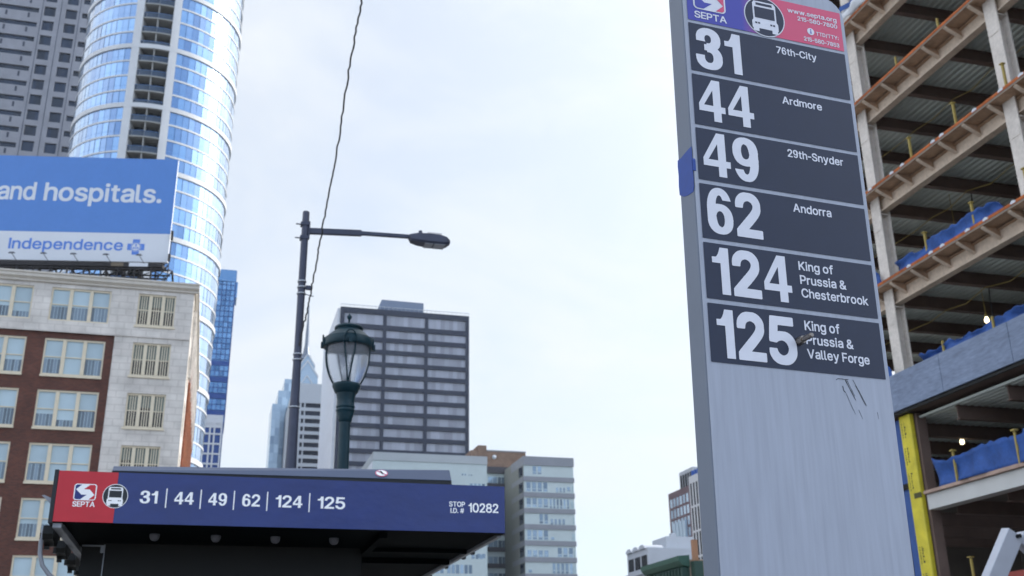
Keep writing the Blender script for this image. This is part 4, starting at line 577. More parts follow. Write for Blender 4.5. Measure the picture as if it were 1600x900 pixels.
fs = [(i * 8 + j, i * 8 + (j + 1) % 8, (i + 1) * 8 + (j + 1) % 8, (i + 1) * 8 + j) for i in range(len(sec) - 1) for j in range(8)] + [tuple(range(7, -1, -1)), tuple(range(48, 56))]
mb.add(vs, fs); hd = mb.build('lamp_head', 'lamp_iron', st)
mb = MB()
for x0_, x1_ in ((2.18, 2.33), (2.36, 2.56)): mb.box(x0_, x1_, -.115, .115, zl(9.448), zl(9.458))
mb.build('light_panel', 'led_glass', hd)
mb = MB()
for k in range(9): mb.box(2.24 + .03 * k, 2.252 + .03 * k, -.09, .09, zl(9.67), zl(9.69))
mb.build('cooling_fins', 'lamp_iron', hd)
mb = MB(); mb.tube([(2.11, 0, zl(9.66)), (2.11, 0, zl(9.735))], [.038, .034], 12); mb.build('light_sensor', 'lamp_iron', hd)
mb = MB()
for z in (9.37, 9.64): mb.bar((-.17, 0, zl(z)), (-.05, 0, zl(z)), .018); mb.box(-.085, .06, -.07, .07, zl(z) - .03, zl(z) + .03)
mb.build('bracket_bolt', 'lamp_iron', st)
ring = MB(); ring.lathe([(.073, -.014), (.082, -.014), (.082, .014), (.073, .014)], 20); rmesh = ring.mesh('clamp_ring', 'steel_band')
for z, s in ((8.53, .95), (8.42, .96), (8.30, .97), (7.18, .98), (7.08, 1.0), (6.24, 1.12)):
    o = link('clamp_ring', rmesh, st, (0, 0, zl(z))); o.scale = (s, s, 1)
mb = MB(); mb.box(.07, .16, -.03, .03, zl(8.39), zl(8.46)); mb.tube([(.16, 0, zl(8.425)), (.19, 0, zl(8.425))], .022, 8); mb.bar((.06, 0, zl(8.30)), (.22, 0, zl(8.27)), .012); mb.build('wire_clip', 'lamp_iron', st)
wpts = [(468, 540, 17.92), (474, 508, 17.88), (478, 497, 17.86), (481, 478, 17.83), (485, 462, 17.8), (487, 447, 17.7), (490, 436, 17.6), (495, 407, 17.4), (497, 390, 17.2), (503, 362, 17.0), (507, 338, 16.8), (513, 308, 16.5), (518, 280, 16.2), (522, 258, 16.0), (529, 220, 15.6), (533, 190, 15.2), (538, 158, 14.9), (545, 110, 14.4), (550, 84, 14.1), (556, 50, 13.7), (561, 22, 13.4), (565, 0, 13.2), (584, -110, 12.2), (612, -260, 11.0)]
def px_at(px, py, d):
    r = ray(px, py); return EYE + r * (d / math.hypot(r.x, r.y))
mb = MB(); random.seed(3)
P_ = [px_at(*p) for p in wpts]; fine = []
for a, b_ in zip(P_, P_[1:]):
    for k in range(4): fine.append(a.lerp(b_, k / 4) + Vector((random.uniform(-.012, .012), 0, 0)))
mb.tube(fine + [P_[-1]], .014, 6)
tag(mb.build('hanging_wire', 'cable'), 'thin black kinked wire hanging down to the street light pole', 'wire')
# ------------------------------------------------------------------ brick and terracotta loft building, left
random.seed(11)
bk = thing('brick_building', 'red brick loft building with white corner bay and stone cornice, under the billboard', 'building', (-28.65632747, 90.0, 0), GRID)
FP = 4.565; tops = [35.64 - FP * k for k in range(8)]
XL, DEP = -40.0, 34.0
pav_holes, bay_holes, top_holes = [], [], []
bays = [(-11.9, -7.0), (-18.25, -13.35), (-24.65, -19.75), (-31.05, -26.15), (-37.45, -32.55)]
for k, t in enumerate(tops):
    b0 = t - (2.97 if k == 0 else 3.0)
    if b0 < .5: b0 = .5
    pav_holes.append((-4.72, -1.52, b0, t))
    for a, b_ in bays:
        (top_holes if k == 0 else bay_holes).append((a, b_, t - (3.05 if k == 0 else 3.3), t - .02 if k == 0 else t - .05))
mb = MB(); mb.wall(-6.3, 0, 0, 36.0, pav_holes, 0, .34); mb.wall(XL, -6.3, 31.62, 36.0, top_holes, .02, .32)
mb.quad((-6.3, 0, 0), (-6.3, 0, 31.62), (-6.3, .2, 31.62), (-6.3, .2, 0))
mb.quad((XL, .02, 31.62), (-6.3, .02, 31.62), (-6.3, .22, 31.62), (XL, .22, 31.62))
mb.box(-6.28, -.02, -.09, 0, 31.55, 31.72); mb.box(XL, -6.3, -.03, .02, 31.55, 31.80)
mb.build('stone_front', 'terracotta', bk)
mb = MB(); mb.wall(XL, -6.3, 0, 31.62, bay_holes, .2, .26); mb.build('brick_front', 'red_brick', bk)
mb = MB()
pr = [(0.0, 36.0), (-.16, 36.0), (-.16, 36.16), (-.34, 36.30), (-.42, 36.34), (-.42, 36.62), (-.52, 36.66), (-.52, 36.80), (0.0, 36.80)]
mb.prism_x([(y, z) for y, z in pr][::-1], XL, .40)
mb.add([(x, y, z) for x in (0.0,) for y, z in []], [])
side = [(0.0, 36.0), (.16, 36.0), (.16, 36.16), (.30, 36.32), (.40, 36.36), (.40, 36.797), (0.0, 36.797)]
mb.prism([(x, z) for x, z in side], 0.0, DEP)
mb.build('cornice', 'cornice_stone', bk)
mb = MB(); mb.box(XL, -.9, .9, DEP - .1, 0, 35.9); mb.build('core_walls', 'core', bk)
mb = MB(); mb.box(XL, 0, .3, DEP, 35.95, 36.25); mb.build('roof', 'core', bk)
# side wall along the street: piers, windows set back, brick lower part
sides = MB(Matrix.Rotation(R_(90), 4, 'Z'))
sh_holes = []
for k in range(9):
    for t in tops: sh_holes.append((1.6 + 3.6 * k, 4.0 + 3.6 * k, max(.4, t - 3.0), t))
sides.wall(0, 6.0, 0, 36.0, [h for h in sh_holes if h[1] < 6], 0, .3); sides.wall(6.0, DEP, 31.6, 36.0, [h for h in sh_holes if h[0] > 6 and h[3] > 32], 0, .3)
for k in range(10): sides.box(6.0 + 3.6 * k - .45 - .9, 6.0 + 3.6 * k + .45 - .9, -.22, 0, 29.5, 36.0)
sides.build('stone_side', 'terracotta', bk)
sides = MB(Matrix.Rotation(R_(90), 4, 'Z'))
sides.wall(6.0, DEP, 0, 31.6, [h for h in sh_holes if h[0] > 6 and h[3] < 32], .02, .3)
for k in range(9): sides.box(6.9 + 3.6 * k - .4, 6.9 + 3.6 * k + .4, -.2, .02, 0, 29.5)
sides.build('brick_side', 'orange_brick', bk)
def sash_window(w, h, cols, seed, dark):
    """frame mesh and pane mesh of one window: sashes side by side, blinds drawn to different heights"""
    rd = random.Random(seed); fr_ = MB(); pn = MB(); fw = .13; mw = .30
    cw = (w - 2 * fw - (cols - 1) * mw) / cols
    fr_.box(0, fw, 0, .2, 0, h); fr_.box(w - fw, w, 0, .2, 0, h); fr_.box(fw, w - fw, 0, .2, h - .16, h); fr_.box(fw, w - fw, 0, .2, 0, .14)
    for c in range(cols):
        x0 = fw + c * (cw + mw); x1 = x0 + cw
        if c: fr_.box(x0 - mw, x0, -.02, .2, .14, h - .16)
        fr_.box(x0, x1, .05, .15, h * .5 - .04, h * .5 + .04)
        f = rd.choice([.0, .0, .2, .36, .44, .47, .5]) if not dark else rd.choice([.45, .5, .62])
        zc = .14 + (h - .3) * f; r0 = rd.random()
        if not dark:
            pn.pane(x0, x1, zc, h - .16, .12, 0, r0)
            if f > 0:
                nb = 5
                for q in range(nb):
                    pn.pane(x0 + cw * q / nb, x0 + cw * (q + 1) / nb, .14, zc, .12, 1, rd.random())
                    if q: pn.box(x0 + cw * q / nb - .018, x0 + cw * q / nb + .018, .10, .118, .14, zc, 0, .5)
        else:
            nb = 4
            for q in range(nb):
                xa = x0 + cw * q / nb; xb = x0 + cw * (q + 1) / nb
                pn.pane(xa, xb, zc, h - .16, .12, 2, rd.random()); pn.pane(xa, xb, .14, zc, .12, 3, rd.random() * .7)
                if q: fr_.box(xa - .036, xa + .036, .06, .125, .14, h - .16)
    return fr_, pn
PM = ['blind', 'blind_dark', 'green_curtain', 'brown_glass']
variants = {}
def put_window(x0, x1, z0, z1, y, dark, v, parent=None, rot=0.0, loc=None, cols=3):
    key = (round(x1 - x0, 2), round(z1 - z0, 2), dark, v, cols)
    if key not in variants:
        a, b_ = sash_window(x1 - x0, z1 - z0, cols, hash(key) % 9999 if False else int(v * 97 + dark * 13 + (z1 - z0) * 100), dark)
        variants[key] = (a.mesh('window', 'cream_frame'), b_.mesh('pane', PM))
    fm, pm = variants[key]
    o = link('window', fm, parent or bk, loc or (x0, y, z0)); o.rotation_euler = (0, 0, rot); link('pane', pm, o)
    return o
for k, t in enumerate(tops[:7]):
    put_window(-4.72, -1.52, pav_holes[k][2], t, .12, True, k % 3)
    for j, (a, b_) in enumerate(bays[:4]):
        if k == 0: put_window(a, b_, t - 3.05, t - .02, .12, False, (j * 3 + k) % 4)
        else: put_window(a, b_, t - 3.3, t - .05, .26, False, (j * 3 + k * 2) % 7 if not (k == 5) else 5)
for k, t in enumerate(tops[:7]):
    for j in range(6):
        put_window(0, 2.4, 0, 3.0, 0, True, 9, rot=R_(90), loc=(-.12, 1.6 + 3.6 * j, t - 3.0), cols=2)
for h in pav_holes + bay_holes:
    d_ = .12 if h in pav_holes else .02
    mb = MB(); mb.box(h[0] - d_, h[1] + d_, -.10 if d_ > .1 else .08, .10 if d_ > .1 else .30, h[2] - .18, h[2]); mb.build('window_sill', 'cream_frame', bk)

# ------------------------------------------------------------------ billboard on its roof
bb = thing('billboard', 'blue and white rooftop billboard lettered and hospitals, on an iron truss', 'billboard', (-32.25468493, 92.0, 36.25), R_(5))
z_ = lambda z: z - 36.25
mb = MB(); mb.box(-24, 0.12, .0, .30, z_(39.95), z_(50.70)); brd = mb.build('board', 'billboard_white', bb)
mb = MB(); mb.box(-24, 0.12, -.02, -.002, z_(42.83), z_(50.70)); bl = mb.build('blue_panel', 'billboard_blue', bb)
mb = MB(); mb.box(-24, 0.10, -.02, -.002, z_(39.95), z_(42.825)); wh = mb.build('white_panel', 'billboard_white', bb)
lettering('and', 'slogan', 'billboard_white', bl, -16.2, -12.72, z_(46.06), 1.88, -.03, gap=60)
lettering('hospitals.', 'slogan', 'billboard_white', bl, -11.95, -1.07, z_(46.03), 1.90, -.03, gap=60)
lettering('Independence', 'company_name', 'billboard_print', wh, -14.42, -4.08, z_(41.05), 1.10, -.03)
mb = MB(); cx_b, cz_b = -2.90, z_(41.44); w = .78; t = .33
flat(mb, [(cx_b + u * w, cz_b + v * w) for u, v in [(-.42, -1), (.42, -1), (.42, -.42), (1, -.42), (1, .42), (.42, .42), (.42, 1), (-.42, 1), (-.42, .42), (-1, .42), (-1, -.42), (-.42, -.42)]], -.03, 0)
disc(mb, cx_b, cz_b, .47, .47, -.034, 1); disc(mb, cx_b, cz_b, .44, .44, -.037, 0, r0=.82)
for a in (90, 210, 330): disc(mb, cx_b + .2 * math.cos(R_(a)), cz_b + .2 * math.sin(R_(a)), .09, .09, -.037, 0)
mb.box(cx_b - .03, cx_b + .03, -.038, -.036, cz_b - .25, cz_b + .3, 0)
mb.build('cross_emblem', ['billboard_print', 'billboard_white'], wh)
mb = MB(); mb.box(-24, .0, -1.15, -.05, z_(39.0), z_(39.42)); ctw = mb.build('catwalk', 'truss_iron', bb)
mb = MB(); mb.box(-4.6, -3.5, -1.17, -1.152, z_(39.03), z_(39.40)); mb.build('name_plate', 'plank_tan', ctw)
mb = MB(); mb.box(-3.0, -1.3, -1.17, -1.152, z_(39.03), z_(39.40)); mb.build('name_plate', 'billboard_white', ctw)
lh = MB(); lh.bar((.42, .0, -.62), (0, -.3, 0), .05, .05); lh.add([(-.30, -.42, -.06), (.2, -.42, -.02), (.26, -.1, .07), (-.24, -.1, .05), (-.22, -.36, .12), (.12, -.36, .14), (.14, -.16, .18), (-.16, -.16, .16)], [(3, 2, 1, 0), (4, 5, 6, 7), (0, 1, 5, 4), (1, 2, 6, 5), (2, 3, 7, 6), (3, 0, 4, 7)])
lhm = lh.mesh('board_lamp', 'lamp_hood')
for x in (-21.7, -18.9, -16.15, -13.4, -10.6, -7.95, -5.05, -2.08): link('board_lamp', lhm, bb, (x, -1.2, z_(39.98)))
random.seed(5)
mb = MB()
for y in (-1.0, .6):
    for z in (38.85, 37.9): mb.bar((-24, y, z_(z)), (.35, y, z_(z)), .13)
    mb.bar((-24, y, z_(39.35)), (.2, y, z_(39.35)), .12)
    x = -23.5; i = 0
    while x < .3:
        mb.bar((x, y, 0), (x, y, z_(39.4)), .12)
        if x + 1.5 < .6:
            a, c = (z_(37.0), z_(39.3)) if i % 2 else (z_(39.3), z_(37.0)); mb.bar((x, y, a), (x + 1.5, y, c), .09); mb.bar((x, y, z_(38.8)), (x + 1.5, y, z_(37.9) if i % 2 else z_(39.3)), .07)
        x += 1.5; i += 1
for k in range(9): x = -23.5 + 3 * k; mb.bar((x, -1, z_(38.85)), (x, .6, z_(39.3)), .1); mb.bar((x, .6, z_(39.3)), (x, 3.2, 0), .16); (mb.bar((x, .45, z_(39.3)), (x, .45, z_(50.3)), .16) if k < 8 else None)
mb.build('truss', 'truss_iron', bb)
mb = MB(); mb.bar((.25, -.1, 0), (.32, -.1, z_(42.9)), .07); mb.bar((.3, -.2, z_(40.0)), (.3, -.2, z_(40.7)), .2); mb.bar((.34, -.1, z_(42.2)), (.30, -.1, z_(43.1)), .2); mb.build('end_cable', 'truss_iron', bb)
hut = thing('roof_hut', 'small rusty plant hut behind the billboard truss', 'hut', (-42.0, 94.6, 36.25), GRID)
mb = MB(); mb.box(-2.5, 2.5, 0, 3, 0, 2.0); mb.build('wall', 'rust_brown', hut); mb = MB(); mb.box(-2.7, 2.7, -.2, 3.2, 2.0, 2.15); mb.build('roof', 'truss_iron', hut)
hut = thing('roof_hut', 'grey plant hut with pitched top behind the right end of the truss', 'hut', (-35.2, 96.2, 36.25), GRID)
mb = MB(); mb.prism([(-1.2, 0), (1.6, 0), (1.6, 1.4), (.2, 2.3), (-1.2, 1.7)], 0, 2.4); mb.build('wall', 'truss_iron', hut); mb = MB(); mb.box(-.9, -.2, -.05, 0, .2, 1.3); mb.build('door', 'plank_tan', hut)

# ------------------------------------------------------------------ round glass apartment tower
random.seed(21)
CT = (-69.1, 182.4); RT = 14.55
tw = thing('round_tower', 'tall round tower of blue glass with white floor bands and recessed balconies', 'tower', (CT[0], CT[1], 0))
FH = 3.13; ZR = 102.48
A_ = lambda r, a, z: (r * math.cos(R_(a)), r * math.sin(R_(a)), z)
BAL = (-86.2, -65.3); PIER = [(-91.7, -86.2), (-65.3, -60.0)]
NF = 50
f_top = 22                                     # floors above the reference ring
lev = [ZR + FH * k for k in range(-33, 17)]
angs = []
a = -60.0
while a < 268.3 - .1: angs.append(a); a += 328.3 / 68
angs.append(268.3)
for z in lev:
    mb = MB()
    rr_ = random.Random(int(z * 7))
    for a0, a1 in zip(angs, angs[1:]):
        r = rr_.random(); dr = rr_.uniform(-.035, .035); e = .20
        zm_ = z + .95
        for zz0, zz1 in ((z + .15, zm_), (zm_ + .06, z + FH - .12)):
            mb.add([A_(RT + dr, a0 + e, zz0), A_(RT - dr, a1 - e, zz0), A_(RT - dr, a1 - e, zz1), A_(RT + dr, a0 + e, zz1)], [(0, 1, 2, 3)], 0, r)
        mb.add([A_(RT + dr, a0 + e, zm_), A_(RT - dr, a1 - e, zm_), A_(RT - dr, a1 - e, zm_ + .06), A_(RT + dr, a0 + e, zm_ + .06)], [(0, 1, 2, 3)], 1)
        mb.add([A_(RT - .03, a1 - e, z + .1), A_(RT - .03, a1 + e, z + .1), A_(RT - .03, a1 + e, z + FH), A_(RT - .03, a1 - e, z + FH)], [(0, 1, 2, 3)], 1)
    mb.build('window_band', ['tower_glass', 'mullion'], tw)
for k, z in enumerate(lev):
    thick = (k - 33) % 4 == 0
    mb = MB()
    if thick: mb.lathe([(RT - .3, z - .44), (RT + .24, z - .44), (RT + .26, z + .44), (RT - .3, z + .44)], 120)
    else: mb.lathe([(RT - .3, z - .17), (RT + .10, z - .17), (RT + .10, z + .17), (RT - .3, z + .17)], 96, a0=-60.2, a1=268.5)
    for f in range(len(mb.s)): mb.s[f] = False
    mb.build('floor_band', 'tower_white', tw)
sl = MB(); n_ = 10
for i in range(n_):
    a0 = BAL[0] + (BAL[1] - BAL[0]) * i / n_; a1 = BAL[0] + (BAL[1] - BAL[0]) * (i + 1) / n_
    sl.add([A_(RT - 2.6, a0, -.13), A_(RT - 2.6, a1, -.13), A_(RT + .05, a1, -.13), A_(RT + .05, a0, -.13), A_(RT - 2.6, a0, .13), A_(RT - 2.6, a1, .13), A_(RT + .05, a1, .13), A_(RT + .05, a0, .13)],
           [(0, 1, 2, 3), (7, 6, 5, 4), (3, 2, 6, 7)])
slm = sl.mesh('balcony_slab', 'balcony_soffit')
rl = MB()
for i in range(n_):
    a0 = BAL[0] + (BAL[1] - BAL[0]) * i / n_; a1 = BAL[0] + (BAL[1] - BAL[0]) * (i + 1) / n_
    rl.add([A_(RT - .08, a0 + .1, .13), A_(RT - .08, a1 - .1, .13), A_(RT - .08, a1 - .1, 1.2), A_(RT - .08, a0 + .1, 1.2)], [(0, 1, 2, 3)], 0, rnd())
    rl.add([A_(RT - .04, a0, 1.2), A_(RT - .04, a1, 1.2), A_(RT - .04, a1, 1.27), A_(RT - .04, a0, 1.27)], [(0, 1, 2, 3)], 1)
rlm = rl.mesh('balcony_rail', ['balcony_glass', 'mullion'])
for z in lev: link('balcony_slab', slm, tw, (0, 0, z)); link('balcony_rail', rlm, tw, (0, 0, z))
mb = MB(); z0, z1 = 0, lev[-1] + FH
for i in range(n_):
    a0 = BAL[0] + (BAL[1] - BAL[0]) * i / n_; a1 = BAL[0] + (BAL[1] - BAL[0]) * (i + 1) / n_
    mb.add([A_(RT - 2.6, a0, z0), A_(RT - 2.6, a1, z0), A_(RT - 2.6, a1, z1), A_(RT - 2.6, a0, z1)], [(0, 1, 2, 3)])
mb.build('balcony_wall', 'balcony_dark', tw)
mb = MB(); mb.bar(A_(RT - 1.3, -75.8, 0), A_(RT - 1.3, -75.8, z1), .22, 2.4, upv=A_(1, -75.8, 0)); mb.build('balcony_fin', 'balcony_soffit', tw)
for a0, a1 in PIER:
    mb = MB(); am = (a0 + a1) / 2
    for p, q in ((a0, am), (am, a1)):
        mb.add([A_(RT + .22, p, 0), A_(RT + .22, q, 0), A_(RT + .22, q, z1), A_(RT + .22, p, z1)], [(0, 1, 2, 3)])
    for q, s in ((a0, 1), (a1, -1)): mb.add([A_(RT + .22, q, 0), A_(RT + .22, q, z1), A_(RT - 2.6, q, z1), A_(RT - 2.6, q, 0)], [(0, 1, 2, 3)] if s > 0 else [(3, 2, 1, 0)])
    mb.build('pier', 'tower_white', tw)
mb = MB(); mb.lathe([(RT - 2.9, 0), (RT - 2.9, z1), (.01, z1)], 48); mb.build('core', 'balcony_dark', tw)

# ------------------------------------------------------------------ dark concrete tower, far left
random.seed(31)
dk = thing('concrete_tower', 'dark grey concrete office tower with square windows behind the round tower', 'tower', (-108.78737546, 235.0, 0), GRID)
fh = 4.37; zt0 = 170.75; holes = []; fl = range(-20, 8)
for k in fl:
    t = zt0 + fh * k
    holes += [(-11.72, -8.98, t - 2.85, t), (-6.5, -3.8, t - 2.85, t), (-2.55, -.66, t - 2.1, t - .52), (-38.0, -12.95, t - 2.25, t - .85)]
mb = MB(); mb.wall(-40, 0, 0, 204, holes, 0, .5)
mb.quad((0, 0, 0), (0, 30, 0), (0, 30, 204), (0, 0, 204)); mb.quad((-40, 30, 0), (-40, 0, 0), (-40, 0, 204), (-40, 30, 204)); mb.quad((-40, 0, 204), (0, 0, 204), (0, 30, 204), (-40, 30, 204))
mb.build('wall', 'concrete_tower', dk)
mb = MB()
for x in (-7.75, -3.2, -12.2): mb.box(x - .06, x + .06, -.05, 0, 0, 204)
for k in fl:
    t = zt0 + fh * k
    for x in (-15.2, -20.5, -25.8): mb.box(x - .25, x + .25, -.02, 0, t - 4.0, t - 2.6)
mb.build('joint', 'office_dark', dk)
for k in fl:
    t = zt0 + fh * k
    if k < -8: continue
    for a, b_, c, d in ((-11.72, -8.98, t - 2.85, t), (-6.5, -3.8, t - 2.85, t), (-2.55, -.66, t - 2.1, t - .52), (-38.0, -12.95, t - 2.25, t - .85)):
        mb = MB(); nn = 1 if b_ - a < 2 else (3 if b_ - a < 4 else 14)
        for q in range(nn): mb.pane(a + (b_ - a) * q / nn, a + (b_ - a) * (q + 1) / nn, c, d, .45, 0, rnd())
        mb.build('window', 'dark_glass', dk)
mb = MB()
for k in fl:
    if k >= -8: continue
    t = zt0 + fh * k
    for a, b_ in ((-11.72, -8.98), (-6.5, -3.8), (-2.55, -.66), (-38.0, -12.95)): mb.pane(a, b_, t - 2.85, t, .45, 0, rnd())
tag(mb.build('lower_windows', 'dark_glass', dk), kind='stuff')

# ------------------------------------------------------------------ slim blue glass slab right of the round tower
random.seed(41)
bs = thing('glass_slab_tower', 'slim blue glass slab tower with dark blue bands, right of the round tower', 'tower', (-96.68, 330.0, 0), GRID)
bands = [103.8, 98.4, 92.9, 87.3]
mb = MB(); mb.box(-12, 4.72, .3, 14, 0, 136.0); mb.box(4.72, 4.95, .1, 14, 84, 136); mb.build('core', 'slab_band', bs)
z = 84.5; 
while z < 132.5:
    z2 = z + 1.86; mb = MB()
    for i in range(12):
        x0 = -12 + 16.72 * i / 12; mb.pane(x0 + .12, x0 + 16.72 / 12 - .12, z + .13, z2 - .13, .05, 0, rnd())
    for i in range(6): y0 = 14 * i / 6; mb.quad((4.97, y0 + .05, z + .06), (4.97, y0 + 2.28, z + .06), (4.97, y0 + 2.28, z2 - .06), (4.97, y0 + .05, z2 - .06), 0, rnd())
    mb.build('window_band', 'slab_glass', bs); z = z2
for zc in bands:
    mb = MB(); mb.box(-12, 4.6, -.05, .28, zc - .8, zc + .75); mb.build('dark_band', 'slab_band', bs)
mb = MB(); mb.box(-12, 4.9, -.3, 14.2, 132.2, 132.9); mb.box(4.75, 5.5, 2, 10, 127.5, 133.0); mb.box(-12, 4.85, .0, .29, 133.0, 136.4); mb.build('crown', 'slab_glass', bs)
lw = thing('low_frame_building', 'brown and blue gridded building below the slim glass slab', 'building', (-94.5, 322.0, 0), GRID)
mb = MB(); mb.box(-9, 4.2, .3, 8, 0, 82.5); mb.build('wall', 'slab_band', lw)
mb = MB()
for k in range(26): mb.box(-9, 4.4, -.1, .3, 4 + 3.1 * k, 4.5 + 3.1 * k)
for x in (-9, -6, -2.9, .6, 1.9, 4.0): mb.box(x, x + .5, -.16, .24, 0, 82)
mb.box(-9, 4.5, -.1, .3, 80.6, 84.6); mb.build('grid_frame', 'office_side', lw)

# ------------------------------------------------------------------ dark banded office block in the middle
random.seed(51)
of = thing('office_block', 'dark grey office block with pale window bands and rooftop plant room', 'office building', (-37.56306944 / 220 * 310, 310.0, 0), GRID)
k_ = 310 / 220; Zk = lambda z: 1.6 + (z - 1.6) * k_
WO = 28.85 * k_; HO = Zk(82.25)
rows_ = [(81.03, 78.6), (77.5, 75.72), (74.72, 72.9), (71.95, 70.1), (69.2, 67.4), (66.45, 64.62), (63.7, 61.9), (60.95, 59.15), (58.2, 56.4), (55.45, 53.65), (52.7, 50.9), (49.95, 48.15)]
while rows_[-1][1] > 6: rows_.append((rows_[-1][0] - 2.75, rows_[-1][1] - 2.75))
xs_ = [(.85, 9.45), (10.15, 18.8), (19.5, 28.1)]
holes = [(a * k_, b_ * k_, Zk(lo), Zk(hi)) for hi, lo in rows_ for a, b_ in xs_]
mb = MB(); mb.wall(0, WO, 0, HO, holes, 0, .55); mb.quad((WO, 0, 0), (WO, 34, 0), (WO, 34, HO), (WO, 0, HO)); mb.quad((0, 0, HO), (WO, 0, HO), (WO, 34, HO), (0, 34, HO))
mb.build('wall', 'office_dark', of)
mb = MB(); mb.box(-.9, -.02, .6, 42, 0, HO - .4); mb.build('side_wall', 'office_side', of)
for i, (a, b_, c, d) in enumerate(holes):
    mb = MB(); nn = 9
    for q in range(nn):
        r = rnd()
        mb.pane(a + (b_ - a) * q / nn, a + (b_ - a) * (q + 1) / nn, c, d, .5, 0, r if rnd() > .12 else -.6)
    mb.pane(a, b_, c, d, .53, 1); mb.build('window_band', ['office_blind', 'office_dark'], of)
mb = MB(); P4 = lambda x, z: (x * k_, Zk(z))
mb.prism([P4(8.1, 82.25), P4(18.5, 82.25), P4(18.45, 84.7), P4(9.0, 84.8)], .8, 16); mb.build('plant_room', 'office_roof', of)
mb = MB()
for k in range(31): x = WO * k / 30; mb.bar((x, .4, HO), (x, .4, HO + 1.0), .09)
mb.bar((0, .4, HO + 1.0), (WO, .4, HO + 1.0), .14); mb.build('roof_rail', 'rail', of)

# ------------------------------------------------------------------ pale panel apartment block right of the shelter (two wings and a dark recess)
random.seed(61)
kk = 215 / 130; Zm = lambda z: 1.6 + (z - 1.6) * kk
mo = thing('panel_block', 'pale panel apartment tower with grey floor bands, to the right of the bus shelter', 'apartment building', (1.09 * kk, 215.0, 0), GRID)
W1 = 6.4 * kk; H1 = Zm(29.25)
mb = MB(); mb.box(0, W1, 0, 9, 0, H1 - .01); mb.build('wall', 'panel_pale', mo)
mb = MB(); mb.box(-.06, -.02, .02, 50, 0, H1 + .0); mb.box(-.02, W1, 9.02, 50, 0, H1 - .3); mb.build('side_wall', 'panel_side', mo)
fz = [Zm(29.25)] + [Zm(26.80 - 1.925 * k) for k in range(14)]
mb = MB(); mb.box(-.10, W1 + .1, -.22, 9.1, Zm(28.19), H1 + .05); mb.build('floor_band', 'panel_grey', mo)
for k in range(14):
    t = Zm(26.80 - 1.925 * k)
    if t < 2: break
    mb = MB(); mb.box(-.08, W1 + .1, -.2, 9.1, t - .95, t); mb.build('floor_band', 'panel_grey', mo)
pat = [[(1.05, 2.35, 2, .35, 1.15)], [(.22, 3.08, 4, .1, 1.1), (4.0, 5.35, 3, .1, .6), (5.4, 6.0, 1, .3, .7)], [(.22, 3.1, 4, .12, 1.05), (3.15, 5.8, 6, .02, 1.05)], [(1.8, 3.05, 2, .1, 1.2), (3.2, 5.2, 4, .0, .62)],
       [(.22, 3.0, 4, .1, 1.1), (3.2, 3.8, 1, .1, .4)], [(.2, 3.0, 4, .0, .7), (4.0, 6.1, 3, .05, 1.0)], [(3.3, 6.0, 5, 0, 1.2), (.3, .9, 1, .1, .4)]]
for k in range(14):
    top = (Zm(28.19) if k == 0 else Zm(26.80 - 1.925 * (k - 1)) - .95); bot = Zm(26.80 - 1.925 * k)
    if bot < 2: break
    for a, b_, nn, f0, f1 in pat[k % 7]:
        h = top - bot; mb = MB(); fr_ = MB(); z0, z1 = bot + f0 * h * .55 + .1, bot + min(.93, f1 * .85) * h
        for q in range(nn):
            x0 = (a + (b_ - a) * q / nn) * kk; x1 = (a + (b_ - a) * (q + 1) / nn) * kk
            mb.pane(x0 + .16, x1 - .16, z0 + .3 * (z1 - z0), z1, -.015, 0, rnd()); mb.pane(x0 + .16, x1 - .16, z0, z0 + .24 * (z1 - z0), -.015, 0, rnd())
        mb.build('window', 'modern_glass', mo)
    mb = MB(); mb.box(-.14, -.07, .6, 3.2, bot + .2, top - .2); mb.build('corner_window', 'dark_glass', mo)
mb = MB()
for k in range(9): mb.box(W1 - .35 - .4 * (k % 2), W1 - .1, -.06, 0, Zm(25.5 - 1.925 * k) - .8, Zm(25.5 - 1.925 * k) + .5)
mb.build('bright_panels', 'panel_glint', mo)

lf = thing('wide_panel_block', 'wide low pale panel block with a sloping parapet end, behind the shelter fascia', 'apartment building', (-3.39 * kk, 214.0, 0), GRID)
W2 = 13.93 * kk; H2 = Zm(29.13)
mb = MB(); mb.box(-W2, 0, 0, 20, 0, H2 - 1.5); mb.build('wall', 'panel_pale', lf)
mb = MB(); mb.box(-W2 - .05, .05, -.15, .4, Zm(28.16), H2); mb.box(-W2 - .05, -W2 + .5, .4, 26, Zm(28.2), H2 - .02); mb.build('parapet', 'parapet', lf)
mb = MB(); mb.box(-W2 - .04, -W2 - .01, .5, 26, 0, Zm(28.1)); mb.build('side_wall', 'office_side', lf)
for a, b_, nn, z0, z1 in ((-3.2, -2.55, 2, 26.72, 26.95), (-2.35, -1.8, 2, 26.70, 26.88), (-2.2, -.2, 4, 25.3, 25.8), (-2.0, -.5, 3, 16.9, 17.4), (-1.3, -.2, 2, 17.0, 17.5), (-4.9, -1.8, 6, 15.2, 16.2), (-9, -5.2, 7, 15.2, 16.2), (-4.9, -1.8, 6, 13.2, 14.3), (-4.9, -1.8, 6, 11.2, 12.3)):
    mb = MB()
    for q in range(nn):
        x0 = (a + (b_ - a) * q / nn) * kk; x1 = (a + (b_ - a) * (q + 1) / nn) * kk; mb.pane(x0 + .1, x1 - .1, Zm(z0), Zm(z1), -.015, 0, rnd())
    mb.build('window', 'modern_glass', lf)
k2 = 228 / 138; Z2 = lambda z: 1.6 + (z - 1.6) * k2
dm = thing('recessed_block', 'narrow recessed block with a dark frame between the two pale panel blocks', 'apartment building', (-3.6 * k2, 228.0, 0), GRID)
mb = MB(); mb.box(-.6, 5.4, .4, 20, 0, Z2(29.6)); mb.build('wall', 'panel_pale', dm)
